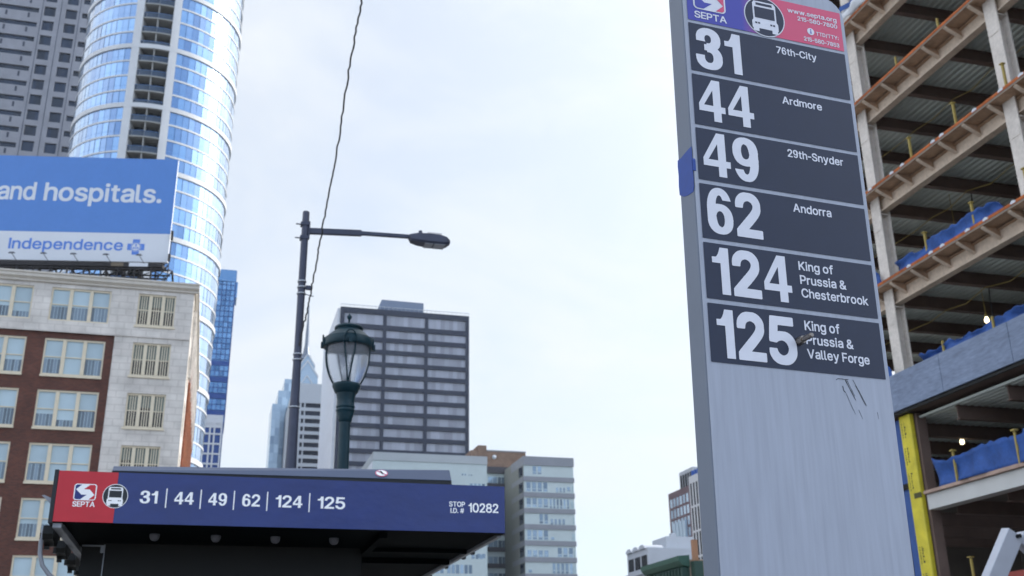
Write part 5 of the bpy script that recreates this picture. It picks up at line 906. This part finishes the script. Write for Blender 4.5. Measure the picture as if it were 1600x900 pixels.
mb = MB(); mb.box(-.6, 5.5, -.1, .39, Z2(28.85), Z2(29.7)); mb.box(2.62 * k2, 5.5, -.1, .39, 0, Z2(28.84))
for k in range(12):
    t = Z2(19.42 - 2.03 * (k - 4)); 
    if 3 < t < Z2(28.5): mb.box(-.6, 2.61 * k2, -.08, .39, t - .85, t)
mb.build('frame', 'frame_dark', dm)
for k in range(10):
    t = Z2(27.45 - 2.03 * k); mb = MB()
    if t < 4: break
    for x0, x1, r in ((.2, .8, .9), (.85, 1.4, .8), (1.5, 1.95, .1), (2.0, 2.5, .2)): mb.pane(x0 * k2, x1 * k2, t, t + 1.6, .38, 0, r)
    mb.build('window', 'modern_glass', dm)
k3 = 250 / 145; Z3 = lambda z: 1.6 + (z - 1.6) * k3
bv = thing('brick_block', 'brown brick block with a chimney stack behind the pale panel blocks', 'building', (-3.86 * k3, 250.0, 0), GRID)
mb = MB(); mb.box(-2.2 * k3, 5.6 * k3, 0, 25, 0, Z3(33.3)); mb.build('wall', 'tan_brick', bv)
mb = MB(); mb.box(-1.2 * k3, 0, -.2, 5, Z3(32.0), Z3(34.0)); mb.build('chimney', 'tan_brick', bv)
mb = MB(); mb.box(0, 5.62 * k3, -.12, .4, Z3(33.25), Z3(33.42)); mb.build('coping', 'panel_grey', bv)
mb = MB(); mb.lathe([(.5, 0), (.5, .25), (.3, .45), (.01, .5)], 14); vo = mb.build('vent', 'rail', bv); vo.location = (1.1 * k3, -.02, Z3(32.45)); vo.rotation_euler = (R_(90), 0, 0)

# ------------------------------------------------------------------ far downtown towers between the street light and the lantern
random.seed(71)
p = polar(-10.45, 0, 400)
gt = thing('banded_tower', 'white tower with dark window bands behind the street light pole', 'tower', (p.x, p.y, 0), GRID)
W3 = 10.7; H3 = 1.6 + 400 * math.tan(R_(15.72))
holes = []
for k in range(34):
    t = 1.6 + 400 * math.tan(R_(14.70)) - 3.02 * k
    if t > 4: holes += [(-6.25, -.15, t - 1.75, t), (-7.75, -6.75, t - 1.75, t), (-10.3, -8.4, t - 1.75, t)]
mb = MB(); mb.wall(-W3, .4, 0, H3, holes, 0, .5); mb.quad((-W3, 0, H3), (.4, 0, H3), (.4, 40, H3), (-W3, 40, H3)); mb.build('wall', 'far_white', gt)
mb = MB(); mb.box(-W3 - .02, -W3 + .3, .02, 40, 0, H3)
for k in range(9): mb.box(-W3 - .8, -W3 - .02, 1 + 4.5 * k, 2.4 + 4.5 * k, 0, H3 - 4)
mb.build('side_wall', 'far_white', gt)
mb = MB()
for i, (a, b_, c, d) in enumerate(holes): mb.pane(a, b_, c, d, .45, 0, rnd())
mb.build('window_bands', 'far_window', gt)
p = polar(-13.10, 0, 430)
ga = thing('stepped_glass_tower', 'pale blue glass tower with stepped top left of the street light pole', 'tower', (p.x, p.y, 0), GRID)
E4 = lambda el: 1.6 + 430 * math.tan(R_(el))
mb = MB()
for x0, x1, y0, el in ((0, 3.4, 0, 14.62), (2.2, 5.5, 3, 15.42), (4.6, 8.2, 6, 16.15)): mb.box(x0, x1, y0 + .1, y0 + 20, 0, E4(el))
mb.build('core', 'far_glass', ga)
for x0, x1, y0, el in ((0, 3.4, 0, 14.62), (2.2, 5.5, 3, 15.42), (4.6, 8.2, 6, 16.15)):
    mb = MB(); z = 2.0; top = E4(el)
    while z < top - 3.5:
        dz = 3.4; mb.pane(x0 + .05, (x0 + x1) / 2 - .1, z, z + dz - (.9 if z < top - 24 else .15), y0 + .05, 0, rnd()); mb.pane((x0 + x1) / 2 + .1, x1, z, z + dz - (.9 if z < top - 24 else .15), y0 + .05, 0, rnd())
        z += dz
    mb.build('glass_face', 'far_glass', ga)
p = polar(-11.42, 0, 560)
sp = thing('spire_tower', 'glass skyscraper with gabled crown and a thin needle spire, between pole and lantern', 'skyscraper', (p.x, p.y, 0), GRID)
E5 = lambda el: 1.6 + 560 * math.tan(R_(el))
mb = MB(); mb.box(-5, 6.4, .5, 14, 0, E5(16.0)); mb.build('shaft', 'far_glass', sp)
def gable(mb, x0, x1, zlo, zpk, y0, y1, t):
    xm = (x0 + x1) / 2; mb.prism([(x0, zlo), (xm, zpk - t), (x1, zlo), (x1, zlo + t), (xm, zpk), (x0, zlo + t)], y0, y1)
mb = MB(); mb.prism([(-5, E5(15.5)), (6.4, E5(15.5)), (6.4, E5(16.2)), (.6, E5(16.95)), (-5, E5(16.2))], .3, 14); mb.prism([(-3.4, E5(16.3)), (4.6, E5(16.3)), (4.6, E5(16.75)), (.2, E5(17.35)), (-3.4, E5(16.75))], 2, 12); mb.build('crown', 'far_glass', sp)
mb = MB(); gable(mb, -5.2, 6.6, E5(16.05), E5(17.0), .0, .29, 1.4); gable(mb, -3.6, 4.8, E5(16.65), E5(17.4), 1.6, 1.98, 1.2); gable(mb, -5.2, 6.6, E5(15.3), E5(16.2), .05, .28, 1.0); mb.build('gable_trim', 'far_white', sp)
mb = MB(); mb.lathe([(3.4, E5(17.15)), (1.9, E5(17.5)), (1.2, E5(17.9)), (1.0, E5(18.5)), (.75, E5(19.0)), (.45, E5(19.6)), (.2, E5(20.05))], 8, .1, 6.5); mb.build('spire', 'spire_metal', sp)
mb = MB()
for k in range(12): mb.lathe([(1.05 - .05 * k, E5(17.7 + .11 * k)), (1.15 - .055 * k, E5(17.7 + .11 * k) + .45), (1.05 - .05 * k, E5(17.7 + .11 * k) + .6)], 8, .1, 6.5)
mb.build('spire_rings', 'far_white', sp)

# ------------------------------------------------------------------ distant group seen just left of the bus stop sign (their street fronts run away from us)
random.seed(81)
def street_front(name, label, az_near, d, cat='building'):
    """a building whose near left corner stands at azimuth az_near, distance d; local y = away along the street, x = across"""
    p_ = polar(az_near, 0, d); return thing(name, label, cat, (p_.x, p_.y, 0), GRID)
HZ = lambda d, el: 1.6 + d * math.tan(R_(el))
FR = Matrix.Rotation(R_(-90), 4, 'Z')          # a front drawn along +x turned to face -x (towards the street)
def along(az, az0, d):                          # distance along the street from the near corner at which azimuth az is met
    q = polar(az0, 0, d); D_ = Vector((-math.sin(GRID), math.cos(GRID), 0)); t = math.tan(R_(az))
    return (t * q.y - q.x) / (D_.x - t * D_.y)
# maroon and glass tower
d = 300; bt = street_front('maroon_glass_tower', 'maroon and glass residential tower rising beside the left edge of the bus stop sign', 9.27, d, 'tower')
Lb = along(8.13, 9.27, d); Hh = HZ(d, 10.25)
fr_ = MB(FR); fr_.wall(-Lb, 0, 0, Hh, [(-Lb * (.08 + .15 * q) - Lb * .11, -Lb * (.08 + .15 * q), z0 * 3.1 + 2, z0 * 3.1 + 4.4) for q in range(6) for z0 in range(int((Hh - 3) / 3.1))], 0, .06)
fr_.build('wall', 'maroon_panel', bt)
mb = MB(); mb.box(.5, 22, .3, Lb, 0, Hh - .05); mb.build('core', 'far_window', bt)
fr_ = MB(FR)
for z0 in range(int((Hh - 3) / 3.1)):
    for q in range(6): fr_.pane(-Lb * (.08 + .15 * q) - Lb * .11, -Lb * (.08 + .15 * q), z0 * 3.1 + 2, z0 * 3.1 + 4.4, .05, 0, rnd())
fr_.build('windows', 'far_glass', bt)
fr_ = MB(FR)
for q in (1, 2, 3, 4): fr_.box(-Lb * (.06 + .15 * q) - Lb * .13, -Lb * (.06 + .15 * q), -.7, -.02, 4, Hh - 9)
b1 = fr_.build('glass_bays', 'far_glass', bt)
mb = MB(); mb.box(2, 20, Lb * .1, Lb * .72, Hh - .05, Hh + 5.5); mb.build('penthouse', 'white_wall', bt)
fr_ = MB(FR)
for q in range(5): fr_.box(-Lb * (.16 + .11 * q) - Lb * .06, -Lb * (.16 + .11 * q), 1.85, 1.99, Hh + .8, Hh + 4.4)
fr_.build('penthouse_windows', 'black_window', bt)
# white building with rows of windows
d = 175; wb = street_front('white_block', 'low white rendered block with window rows on its street side, left of the sign', 6.90, d)
Lw = along(5.80, 6.90, d); Hw = HZ(d, 7.16)
mb = MB(); mb.box(0, 16, 0, Lw, 0, Hw); mb.build('wall', 'white_wall', wb)
mb = MB()
for k in range(3):
    y0 = Lw * (.08 + .31 * k); n_ = 10
    mb.add([(x, y0 + Lw * .14 * (1 - math.cos(math.pi * j / n_)), Hw + .7 * math.sin(math.pi * j / n_) - .02) for x in (-.3, 3) for j in range(n_ + 1)], [(j, j + 1, n_ + 2 + j, n_ + 1 + j) for j in range(n_)] + [tuple(range(n_, -1, -1)), tuple(range(n_ + 1, 2 * n_ + 2))])
mb.build('curved_parapet', 'white_wall', wb)
for k in range(6):
    t = Hw - 1.0 - 3.3 * k
    if t < 3: break
    for q in range(3):
        y0 = Lw * (.06 + .31 * q); mb = MB(FR)
        for i in range(4): mb.pane(-(y0 + Lw * .065 * (i + 1)) + .04, -(y0 + Lw * .065 * i) - .04, t - 2.0, t, -.02, 0, rnd())
        mb.build('window', 'black_window', wb)
    mb = MB(FR); mb.box(-Lw, 0, -.5, -.0, t - 2.9, t - 2.45); mb.build('ledge', 'white_wall', wb)
mb = MB(); mb.bar((6.0, 2, Hw), (6.0, 2, Hw + 1.0), .1); mb.box(4.6, 14, 3, 9, Hw, Hw + 2.3); mb.box(6.0, 6.8, 4, 5, Hw + 2.3, Hw + 3.0); mb.build('roof_plant', 'white_wall', wb)
# green cornice
d = 105; gb = street_front('green_cornice_building', 'small tan building with a deep green copper cornice, left of the sign', 8.98, d)
Lg = along(7.05, 8.98, d); Hg = HZ(d, 6.72)
mb = MB(); mb.box(0, 10, 0, Lg, 0, Hg - .4); mb.build('wall', 'beige_wall', gb)
mb = MB(FR); mb.prism_x([(0, Hg - 1.1), (-.7, Hg - .95), (-1.1, Hg - .55), (-1.15, Hg - .1), (0, Hg)][::-1], -Lg - .3, .1); mb.build('cornice', 'copper_green', gb)
mb = MB(FR)
for k in range(13): x = -Lg + (Lg / 12.5) * k; mb.box(x, x + Lg / 30, -.8, -.02, Hg - 2.0, Hg - 1.12)
mb.box(-Lg, 0, -.25, -.01, Hg - 2.5, Hg - 1.15); mb.build('cornice_bracket', 'copper_dark', gb)
mb = MB(); mb.box(.25, .75, -.5, -.1, Hg - .6, HZ(105, 7.46)); mb.build('chimney', 'orange_wall', gb)
mb = MB(); mb.box(.1, 1.0, -.9, -.05, 0, Hg - .62); mb.build('end_wall', 'copper_dark', gb)
# white block with black vertical windows
d = 132; sw = street_front('striped_block', 'white office block with tall black window strips touching the left edge of the sign', 9.75, d)
Ls = along(9.25, 9.75, d); Hs = HZ(d, 10.85)
mb = MB(FR); hs_ = []
for q in range(3):
    x0 = -Ls * (.12 + .30 * q) - Ls * .17
    for k in range(9):
        t = Hs - .9 - 3.0 * k
        if t > 3: hs_.append((x0, x0 + Ls * .17, t - 2.75, t))
mb.wall(-Ls, 0, 0, Hs, hs_, 0, .05); mb.build('wall', 'far_white', sw)
mb = MB(FR)
for h in hs_: mb.pane(*h, .045, 0, rnd())
mb.build('window_strips', 'black_window', sw)
mb = MB(); mb.box(.4, 12, 0, Ls, 0, Hs - .05); mb.build('core', 'far_white', sw)
for q in range(3): mb = MB(); mb.box(.2, .7, Ls * (.15 + .3 * q), Ls * (.24 + .3 * q), Hs - .02, Hs + .7); mb.build('roof_post', 'slab_band', sw)
# ------------------------------------------------------------------ steel frame under construction, right
random.seed(91)
sf = thing('steel_frame_building', 'half built steel frame building with metal floor decks and rusty slab edges', 'construction building', (15.39521092, 42.0, 0), GRID)
FL = [17.47, 21.69, 26.01, 30.13, 34.4]
Y0, Y1 = -34.5, 8.68                           # nearest and farthest end of the frame
XB = 30.0
CYS = [-.20 - 8.52 * k for k in range(-1, 5)]; YC = CYS[1]
def hcol(z0, z1):
    mb = MB(); mb.box(.28, .33, -.31, .31, z0, z1); mb.box(.72, .77, -.31, .31, z0, z1); mb.box(.33, .72, -.03, .03, z0, z1)
    for z in FL:
        if z0 < z - 2 < z1: mb.box(.262, .279, -.25, .25, z - 1.7, z - 1.3); mb.box(.33, .72, -.29, .29, z - 1.00, z - .95)
    return mb
cm = hcol(0, 38.5).mesh('column', 'steel_grey')
for i, y in enumerate(CYS):
    for x in (0, 14.0, 28.0):
        if i == 1 and x == 0: continue
        link('column', cm, sf, (x, y, 0))
link('column', hcol(12.0, 38.5).mesh('column', 'steel_grey'), sf, (0, YC, 0))
# slab, corrugated deck, rusty edge angle, plate girders with kickers, floor beams
def deck_mesh(zt_, x0, x1):
    mb = MB(); x = x0; p_ = .31
    while x < x1:
        z0, z1 = zt_ - .25, zt_ - .175
        pts = [(x, z1), (x + .05, z0), (x + .16, z0), (x + .21, z1), (x + p_, z1)]
        for (a, c), (b_, d_) in zip(pts, pts[1:]): mb.quad((a, Y1 - .02, c), (b_, Y1 - .02, d_), (b_, Y0, d_), (a, Y0, c), 0, rnd())
        x += p_
    return mb
dm0 = deck_mesh(0, .54, 29.6).mesh('metal_deck', 'deck_metal')
s0 = MB(); s0.box(-.24, XB, Y0, Y1, -.172, -.02); s0m = s0.mesh('slab', 'slab')
a0 = MB(); a0.box(-.262, -.242, Y0, Y1, -.115, 0); a0.box(-.262, .10, Y0, Y1, -.019, -.001); a0m = a0.mesh('edge_angle', 'rust')
BAYS = [(CYS[k + 1], CYS[k]) for k in range(5)]
gm_ = MB(); Lg_ = 8.52
gm_.box(.50, .53, 0, Lg_, -.82, -.26, 0); gm_.box(.36, .70, 0, Lg_, -.86, -.82, 0); gm_.box(.38, .68, 0, Lg_, -.285, -.255, 1)
gm_.box(-.24, .49, 0, Lg_, -.186, -.174, 1)
for k in range(6):
    y = .45 + 1.42 * k
    gm_.prism([(-.23, -.19), (-.23, -.25), (-.10, -.33), (.495, -.62), (.495, -.19)], y - .02, y + .02, 1)
    gm_.add([(x, y + s_ * .085, z + dz) for dz in (0, .025) for x, z in ((-.23, -.262), (-.10, -.342), (.10, -.44), (.495, -.632)) for s_ in (-1, 1)],
            [(0, 2, 3, 1), (2, 4, 5, 3), (4, 6, 7, 5), (8, 9, 11, 10), (10, 11, 13, 12), (12, 13, 15, 14), (0, 8, 10, 2), (2, 10, 12, 4), (4, 12, 14, 6), (1, 3, 11, 9), (3, 5, 13, 11), (5, 7, 15, 13), (0, 1, 9, 8)], 0)
gmm = gm_.mesh('girder', ['fireproofing', 'steel_web'])
fb = MB(); fb.box(.55, 13.95, -.13, .13, -.80, -.77); fb.box(.55, 13.95, -.02, .02, -.769, -.29); fb.box(.55, 13.95, -.10, .10, -.289, -.258)
fbm = fb.mesh('floor_beam', 'joist')
for z in FL:
    link('metal_deck', dm0, sf, (0, 0, z)); link('slab', s0m, sf, (0, 0, z)); link('edge_angle', a0m, sf, (0, 0, z))
    for k, (ya, yb) in enumerate(BAYS): link('girder', gmm, sf, (0, ya, z))
    mb = MB(); mb.box(13.98, 14.1, Y0, Y1, -.95, -.26); mb.box(27.98, 28.1, Y0, Y1, -.95, -.26); o = mb.build('inner_girder', 'joist', sf, loc=(0, 0, z))
    for k in range(15):
        y = CYS[0] - 2.81 * k - (.0 if k else -.0)
        link('floor_beam', fbm, sf, (0, y, z)); 
        if k % 3 == 0: link('floor_beam', fbm, sf, (14.0, y, z))
cl = MB(); cl.box(-.280, -.263, -.13, .13, -.085, -.01); cl.box(-.275, -.264, -.05, .08, -.009, .025); clm = cl.mesh('edge_clip', 'billboard_white')
for z, st0, n_c in ((21.69, -1.0, 9), (17.47, -2.3, 10)):
    for k in range(n_c): link('edge_clip', clm, sf, (0, st0 - 1.27 * k + random.uniform(-.45, .45), z))
gp = MB(); gp.box(-.035, .035, -.035, .035, 0, .52); gp.box(-.06, .06, -.06, .06, 0, .03); gpm = gp.mesh('guard_post', 'post_yellow')
gp2 = MB(); gp2.box(-.04, .04, -.04, .04, 0, 1.02); gp2.box(-.08, .08, -.08, .08, .96, 1.0); gpm2 = gp2.mesh('guard_post', 'post_yellow')
for z, m_ in ((26.01, gpm), (21.69, gpm2), (17.47, gpm2), (13.46, gpm), (30.13, gpm)):
    for k in range(1, 10): link('guard_post', m_, sf, (-.10, -.75 - 2.81 * k, z))
# storey behind the grey insulation band, mezzanine and ground storey
mb = MB(); mb.box(-.20, XB, Y0, Y1, 13.20, 13.43); mb.build('slab', 'slab', sf)
mb = MB(); mb.box(-.30, XB, Y0, Y1, 11.93, 12.0); mb.build('soffit', 'joist', sf)
link('metal_deck', dm0, sf, (0, 0, 12.9))
ln = 3.79
y = .30 + 2 * ln; i = 0
while y - ln > Y0:
    mb = MB(); mb.box(-.36, -.20, y - ln + .012, y - .012, 11.99, 13.46); mb.build('insulation_panel', 'insulation', sf, bevel=.01); y -= ln
mb = MB(); mb.box(-.30, -.21, Y0, Y1, 11.85, 11.99); mb.build('band_trim', 'shelter_black', sf)
dk2 = deck_mesh(0, .3, 29.6).mesh('metal_deck', 'deck_metal'); link('metal_deck', dk2, sf, (0, 0, 11.9))
for k in range(15):
    o = link('floor_beam', fbm, sf, (0, CYS[0] - 2.81 * k, 11.93))
mb = MB(); mb.box(-.02, .5, Y0, -1.15, 8.02, 8.58); mb.build('edge_beam', 'white_steel', sf)
mb = MB(); 
yy = -1.15
while yy > Y0 + 3: mb.box(-.16, .44, yy - 2.6, yy, 8.60, 8.60 + random.uniform(.10, .17)); yy -= 2.62
mb.build('edge_plank', 'plank', sf)
mb = MB(); mb.box(.55, XB, Y0, -1.0, 8.35, 8.55); mb.build('slab', 'core', sf)
for k in range(15): link('floor_beam', fbm, sf, (.4, CYS[0] - 2.81 * k - 1.4, 8.63))
gp3 = MB(); gp3.box(-.035, .035, -.035, .035, 0, 1.2); gp3.box(-.09, .09, -.09, .09, 1.14, 1.19); gp3m = gp3.mesh('guard_post', 'post_yellow')
for y in (-3.13, -6.42, -9.7, -13.0): link('guard_post', gp3m, sf, (-.10, y, 8.70))
mb = MB(); mb.box(-.1, .5, Y0, -2.0, 4.75, 5.32); mb.build('lower_edge_beam', 'lift_red', sf)
for y in (-3.06, -9.0, -14.0): o = link('guard_post', gp3m, sf, (-.02, y, 5.32)); o.scale = (1, 1, .62)
mb = MB(); mb.box(12, 29.5, Y0, Y1 - .1, 0, 34); mb.build('core', 'core', sf)
mb = MB(); mb.box(.20, .62, -.95, -.30, 0, 11.84); mb.build('column_core', 'joist', sf)
mb = MB(); mb.box(.3, 12.0, Y1 - .12, Y1, 0, 11.9); mb.build('end_wall', 'core', sf)
for x, y in ((4.5, -6.5), (4.5, -14)):
    mb = MB(); mb.box(x - .15, x + .15, y - .15, y + .15, 0, 8.3); mb.build('inner_column', 'joist', sf)
yc = MB(); yc.box(-.06, .16, -.84, -.14, 0, 11.85); ycol = yc.build('wrapped_column', 'yellow_wrap', sf, bevel=.05)
mb = MB(); random.seed(4)
for z in (11.55, 10.55, 9.55, 6.75, 5.75, 4.7, 3.7):
    for yb_, hh in ((-.42, .55), (-.28, .62)):
        q = 0
        zz = z
        while zz > z - hh:
            h_ = random.uniform(.04, .09); w_ = random.uniform(.03, .12 if yb_ < -.4 else .05)
            mb.quad((-.0635, yb_, zz - h_), (-.0635, yb_ - w_, zz - h_), (-.0635, yb_ - w_, zz), (-.0635, yb_, zz)); zz -= h_ + random.uniform(.015, .04)
mb.box(-.075, -.064, -.9, -.45, 8.55, 8.75)
mb.build('printed_marks', 'wrap_mark', ycol)
mb = MB(); mb.box(.05, .45, -.10, .42, 0, 11.8); mb.build('blue_wrapped_pipe', 'blue_wrap', sf, bevel=.06)
mb = MB(); mb.box(-.02, .2, -.1, .46, 9.0, 9.22); mb.build('pipe_strap', 'shelter_black', sf)

# temporary light string and hoses looped under the decks
mb = MB(); random.seed(17)
for z in (21.69, 17.47, 26.01):
    for x in (2.6, 6.5):
        pts = []
        for k in range(33): y = 8 - 1.25 * k; pts.append((x + random.uniform(-.08, .08), y, z - .98 - .22 * abs(math.sin(k * math.pi / 2.25)) + random.uniform(-.03, .03)))
        mb.tube(pts, .018, 5)
mb.build('light_string', 'post_yellow', sf)
mb = MB()
for z in (26.01, 21.69, 17.47):
    for k in range(4): y = -2.4 - 4.3 * k; mb.tube([(3.5 + 1.2 * k, y, z - .28), (3.5 + 1.2 * k, y + .1, z - 1.1), (3.7 + 1.2 * k, y + .3, z - 2.2)], .025, 6)
mb.build('hanging_hose', 'cable', sf)
# blue tarpaulins hung along the slab edges
def tarp(label, prof, x=-.14, seed=1, sag=.09):
    """prof = [(y, zbottom, ztop), ...] ; a crumpled cloth strip with a hem"""
    rd = random.Random(seed); mb = MB(); vs = []; nz = 7; ns = 0
    pts = []
    for (y0, b0, t0), (y1, b1, t1) in zip(prof, prof[1:]):
        n_ = max(2, int(abs(y1 - y0) / .16))
        for i in range(n_): f = i / n_; pts.append((y0 + (y1 - y0) * f, b0 + (b1 - b0) * f, t0 + (t1 - t0) * f))
    pts.append(prof[-1]); ns = len(pts)
    ph = [rd.uniform(0, 6.28) for _ in range(6)]
    for y, b, t in pts:
        for j in range(nz + 1):
            f = j / nz; xx = x + .05 * math.sin(y * 2.3 + ph[0] + f * 2.2) + .035 * math.sin(y * 5.9 + ph[1] - f * 3) + .03 * math.sin(y * 1.1 + f * 5 + ph[2]) + sag * math.sin(f * math.pi)
            xx += .022 * math.sin(y * 13 + ph[4] + f * 6) * math.sin(y * 3.1 + f * 4) + .016 * math.sin(y * 21 - f * 11 + ph[5]); vs.append((xx, y, b + (t - b) * f + (.03 * math.sin(y * 5.3 + ph[3]) + .03 * math.sin(y * 11.7 + ph[4]) + (.05 if rd.random() < .12 else 0)) * f))
    fs = [(i * (nz + 1) + j, i * (nz + 1) + j + 1, (i + 1) * (nz + 1) + j + 1, (i + 1) * (nz + 1) + j) for i in range(ns - 1) for j in range(nz)]
    mb.add(vs, fs, smooth=True)
    o = thing('blue_tarp', label, 'tarp', (15.39521092, 42.0, 0), GRID, 'blue tarpaulins hung on the slab edges')
    c = mb.build('cloth', 'tarp', o); sd_ = c.modifiers.new('thick', 'SOLIDIFY'); sd_.thickness = .012
    return o
TARPS = [
 ('ragged blue tarp strip on the third visible slab edge, beside the work light', [(-1.62, 17.48, 17.98), (-1.95, 17.48, 17.86), (-2.2, 17.48, 18.0), (-2.6, 17.48, 18.06), (-2.95, 17.48, 17.86), (-3.35, 17.48, 17.88), (-3.7, 17.48, 18.1), (-4.8, 17.48, 18.03), (-5.6, 17.48, 18.04), (-6.5, 17.48, 18.1), (-7.1, 17.48, 17.93), (-7.45, 17.48, 18.02), (-7.6, 17.49, 17.98), (-7.85, 17.52, 17.6)]),
 ('blue tarp along the top of the grey insulated band', [(-2.2, 13.47, 13.86), (-2.6, 13.47, 13.74), (-3.4, 13.47, 13.80), (-3.9, 13.47, 13.88), (-4.6, 13.47, 13.74), (-5.6, 13.47, 13.76), (-6.4, 13.47, 13.9), (-7.8, 13.47, 13.86), (-10, 13.47, 13.95), (-16, 13.47, 13.9)]),
 ('long blue tarp above the pale lower edge beam', [(-2.05, 8.72, 9.72), (-2.6, 8.72, 9.60), (-3.6, 8.72, 9.64), (-4.6, 8.72, 9.72), (-6.4, 8.72, 9.70), (-9, 8.72, 9.8), (-14, 8.72, 9.7)]),
]
for i, (lab, prof_) in enumerate(TARPS): tarp(lab, prof_, seed=i + 2)
tarp('small blue tarp end left of the upper column above the grey band', [(.22, 13.47, 13.98), (.05, 13.47, 14.0), (-.18, 13.47, 13.9)], x=-.10, seed=12, sag=.02)
tarp('tiny blue tarp end left of the column on the third slab edge', [(.24, 17.6, 18.2), (.1, 17.6, 18.25), (-.12, 17.5, 18.1)], x=.02, seed=13, sag=.02)
wt = MB(); 
prof_ = [(-.35, 30.15, 30.55), (-.8, 30.15, 30.85), (-1.5, 30.15, 30.6), (-2.2, 30.15, 30.95), (-3.4, 30.15, 30.8)]
tw_ = tarp('crumpled white and blue sheeting on the topmost visible slab edge', prof_, x=-.30, seed=21, sag=-.05)
tw_.children[0].data.materials[0] = MATS['billboard_white']; del tw_['group']
st_ = MB(); st_.prism_x([(-.35, 30.42), (-.8, 30.66), (-1.5, 30.44), (-2.2, 30.78), (-3.4, 30.62), (-3.4, 30.85), (-2.2, 31.0), (-1.5, 30.68), (-.8, 30.92), (-.35, 30.6)], -.42, -.40); st_.build('blue_stripe', 'tarp', tw_)
# work lights hanging in the frame
def worklight(label, x, y, z, ztop):
    c_ = Matrix.Rotation(GRID, 4, 'Z') @ Vector((x, y, 0)); o = thing('work_light', label, 'lamp', (15.39521092 + c_.x, 42 + c_.y, z), GRID, 'lit work lamps in the steel frame')
    mb = MB(); mb.lathe([(.001, -.10), (.06, -.08), (.09, -.02), (.085, .05), (.055, .12), (.05, .16)], 16); mb.build('bulb', 'bulb', o)
    mb = MB(); mb.lathe([(.055, .15), (.06, .26), (.02, .30)], 10); mb.tube([(0, 0, .28), (0, 0, ztop - z)], .012, 6); mb.build('socket', 'post_yellow', o)
worklight('lit work lamp above the blue tarp on the grey band', 3.0, -2.4966, 15.392, 17.2)
worklight('lit work lamp in the dark storey right of the yellow column', 3.0, 1.60 - 1.45, 11.05, 11.6)
worklight('lit work lamp glowing behind the ragged blue tarp', 3.0, -1.6244, 19.67, 21.4)

# ------------------------------------------------------------------ white boom lift at the lower right
bl_ = thing('boom_lift', 'grey white boom lift arm at the lower right in front of the steel frame', 'boom lift', (12.55, 27.0, 0), GRID)
RB = Matrix.Rotation(GRID, 4, 'Z').inverted()
def lp_(px, py, dy=0.0):
    r = ray(px, py); q = EYE + r * ((27.0 + dy) / r.y); return RB @ (q - Vector((12.55, 27.0, 0)))
mb = MB(); a, b_ = lp_(1580, 838), lp_(1552, 905); dirv = (b_ - a).normalized(); foot = a + dirv * 3.6
mb.bar(a - dirv * .10, foot, .46, .30, upv=(0, 1, 0)); low = mb.build('lower_arm', 'lift_grey', bl_, bevel=.02)
mb = MB(); a2 = a + Vector((.30, .12, .02)); mb.bar(a2, a2 + Vector((2.6, .1, -2.2)), .34, .30, upv=(0, 1, 0)); mb.build('upper_arm', 'lift_grey', bl_, bevel=.02)
mb = MB(); mb.tube([a + Vector((.05, -.26, -.02)), a + Vector((.05, .40, -.02))], .05, 12); mb.tube([a + Vector((.02, -.17, .10)), a + Vector((.02, .36, .10))], .03, 10); mb.build('pivot_pin', 'shelter_black', bl_)
mb = MB(); c0 = a + Vector((.55, .15, -.75)); mb.tube([c0, c0 + dirv * 1.2], .06, 10); mb.tube([c0 + Vector((.25, .05, .3)), c0 + Vector((.1, .05, -.4)), c0 + Vector((.2, .05, -1.2))], .02, 6); mb.build('hydraulic_ram', 'shelter_black', bl_)
fx, fy = foot.x, foot.y
mb = MB(); mb.box(fx - 1.1, fx + 1.5, fy - .9, fy + .9, 1.0, 2.1); mb.build('turntable', 'lift_red', bl_, bevel=.06)
mb = MB(); mb.box(fx - 1.5, fx + 1.6, fy - 1.0, fy + 1.0, .45, .95); mb.build('chassis', 'lift_grey', bl_, bevel=.05)
for sx in (-1.15, 1.2):
    for sy in (-1.05, 1.05):
        wm = MB(); wm.tube([(fx + sx, fy + sy - .17, .42), (fx + sx, fy + sy + .17, .42)], .42, 20); wo = wm.build('wheel', 'rubber', bl_)
        wm = MB(); wm.tube([(fx + sx, fy + sy - .18, .42), (fx + sx, fy + sy + .18, .42)], .20, 14); wm.build('rim', 'lift_grey', wo)
e_ = a2 + Vector((2.6, .1, -2.2))
mb = MB(); 
for dx in (0, 1.2):
    for dy in (-.6, .6): mb.bar(e_ + Vector((dx, dy, -.2)), e_ + Vector((dx, dy, .95)), .05)
mb.box(e_.x - .03, e_.x + 1.23, e_.y - .63, e_.y + .63, e_.z - .26, e_.z - .2)
for dy in (-.6, .6): mb.bar(e_ + Vector((0, dy, .93)), e_ + Vector((1.2, dy, .93)), .05); mb.bar(e_ + Vector((0, dy, .4)), e_ + Vector((1.2, dy, .4)), .04)
mb.build('basket', 'lift_red', bl_)

# ------------------------------------------------------------------ the air: pale even haze round the whole place
hz, n, l, b = new_mat('haze_air'); n.remove(b)
pv = n.new('ShaderNodeVolumePrincipled'); pv.inputs['Color'].default_value = (.80, .90, 1.0, 1); pv.inputs['Density'].default_value = 0.0001; pv.inputs['Anisotropy'].default_value = 0.2
l.new(pv.outputs[0], n['Material Output'].inputs['Volume'])
hb = MB(); hb.box(-700, 700, -300, 1000, -1.0, 262.0); tag(hb.build('haze', 'haze_air'), kind='stuff')
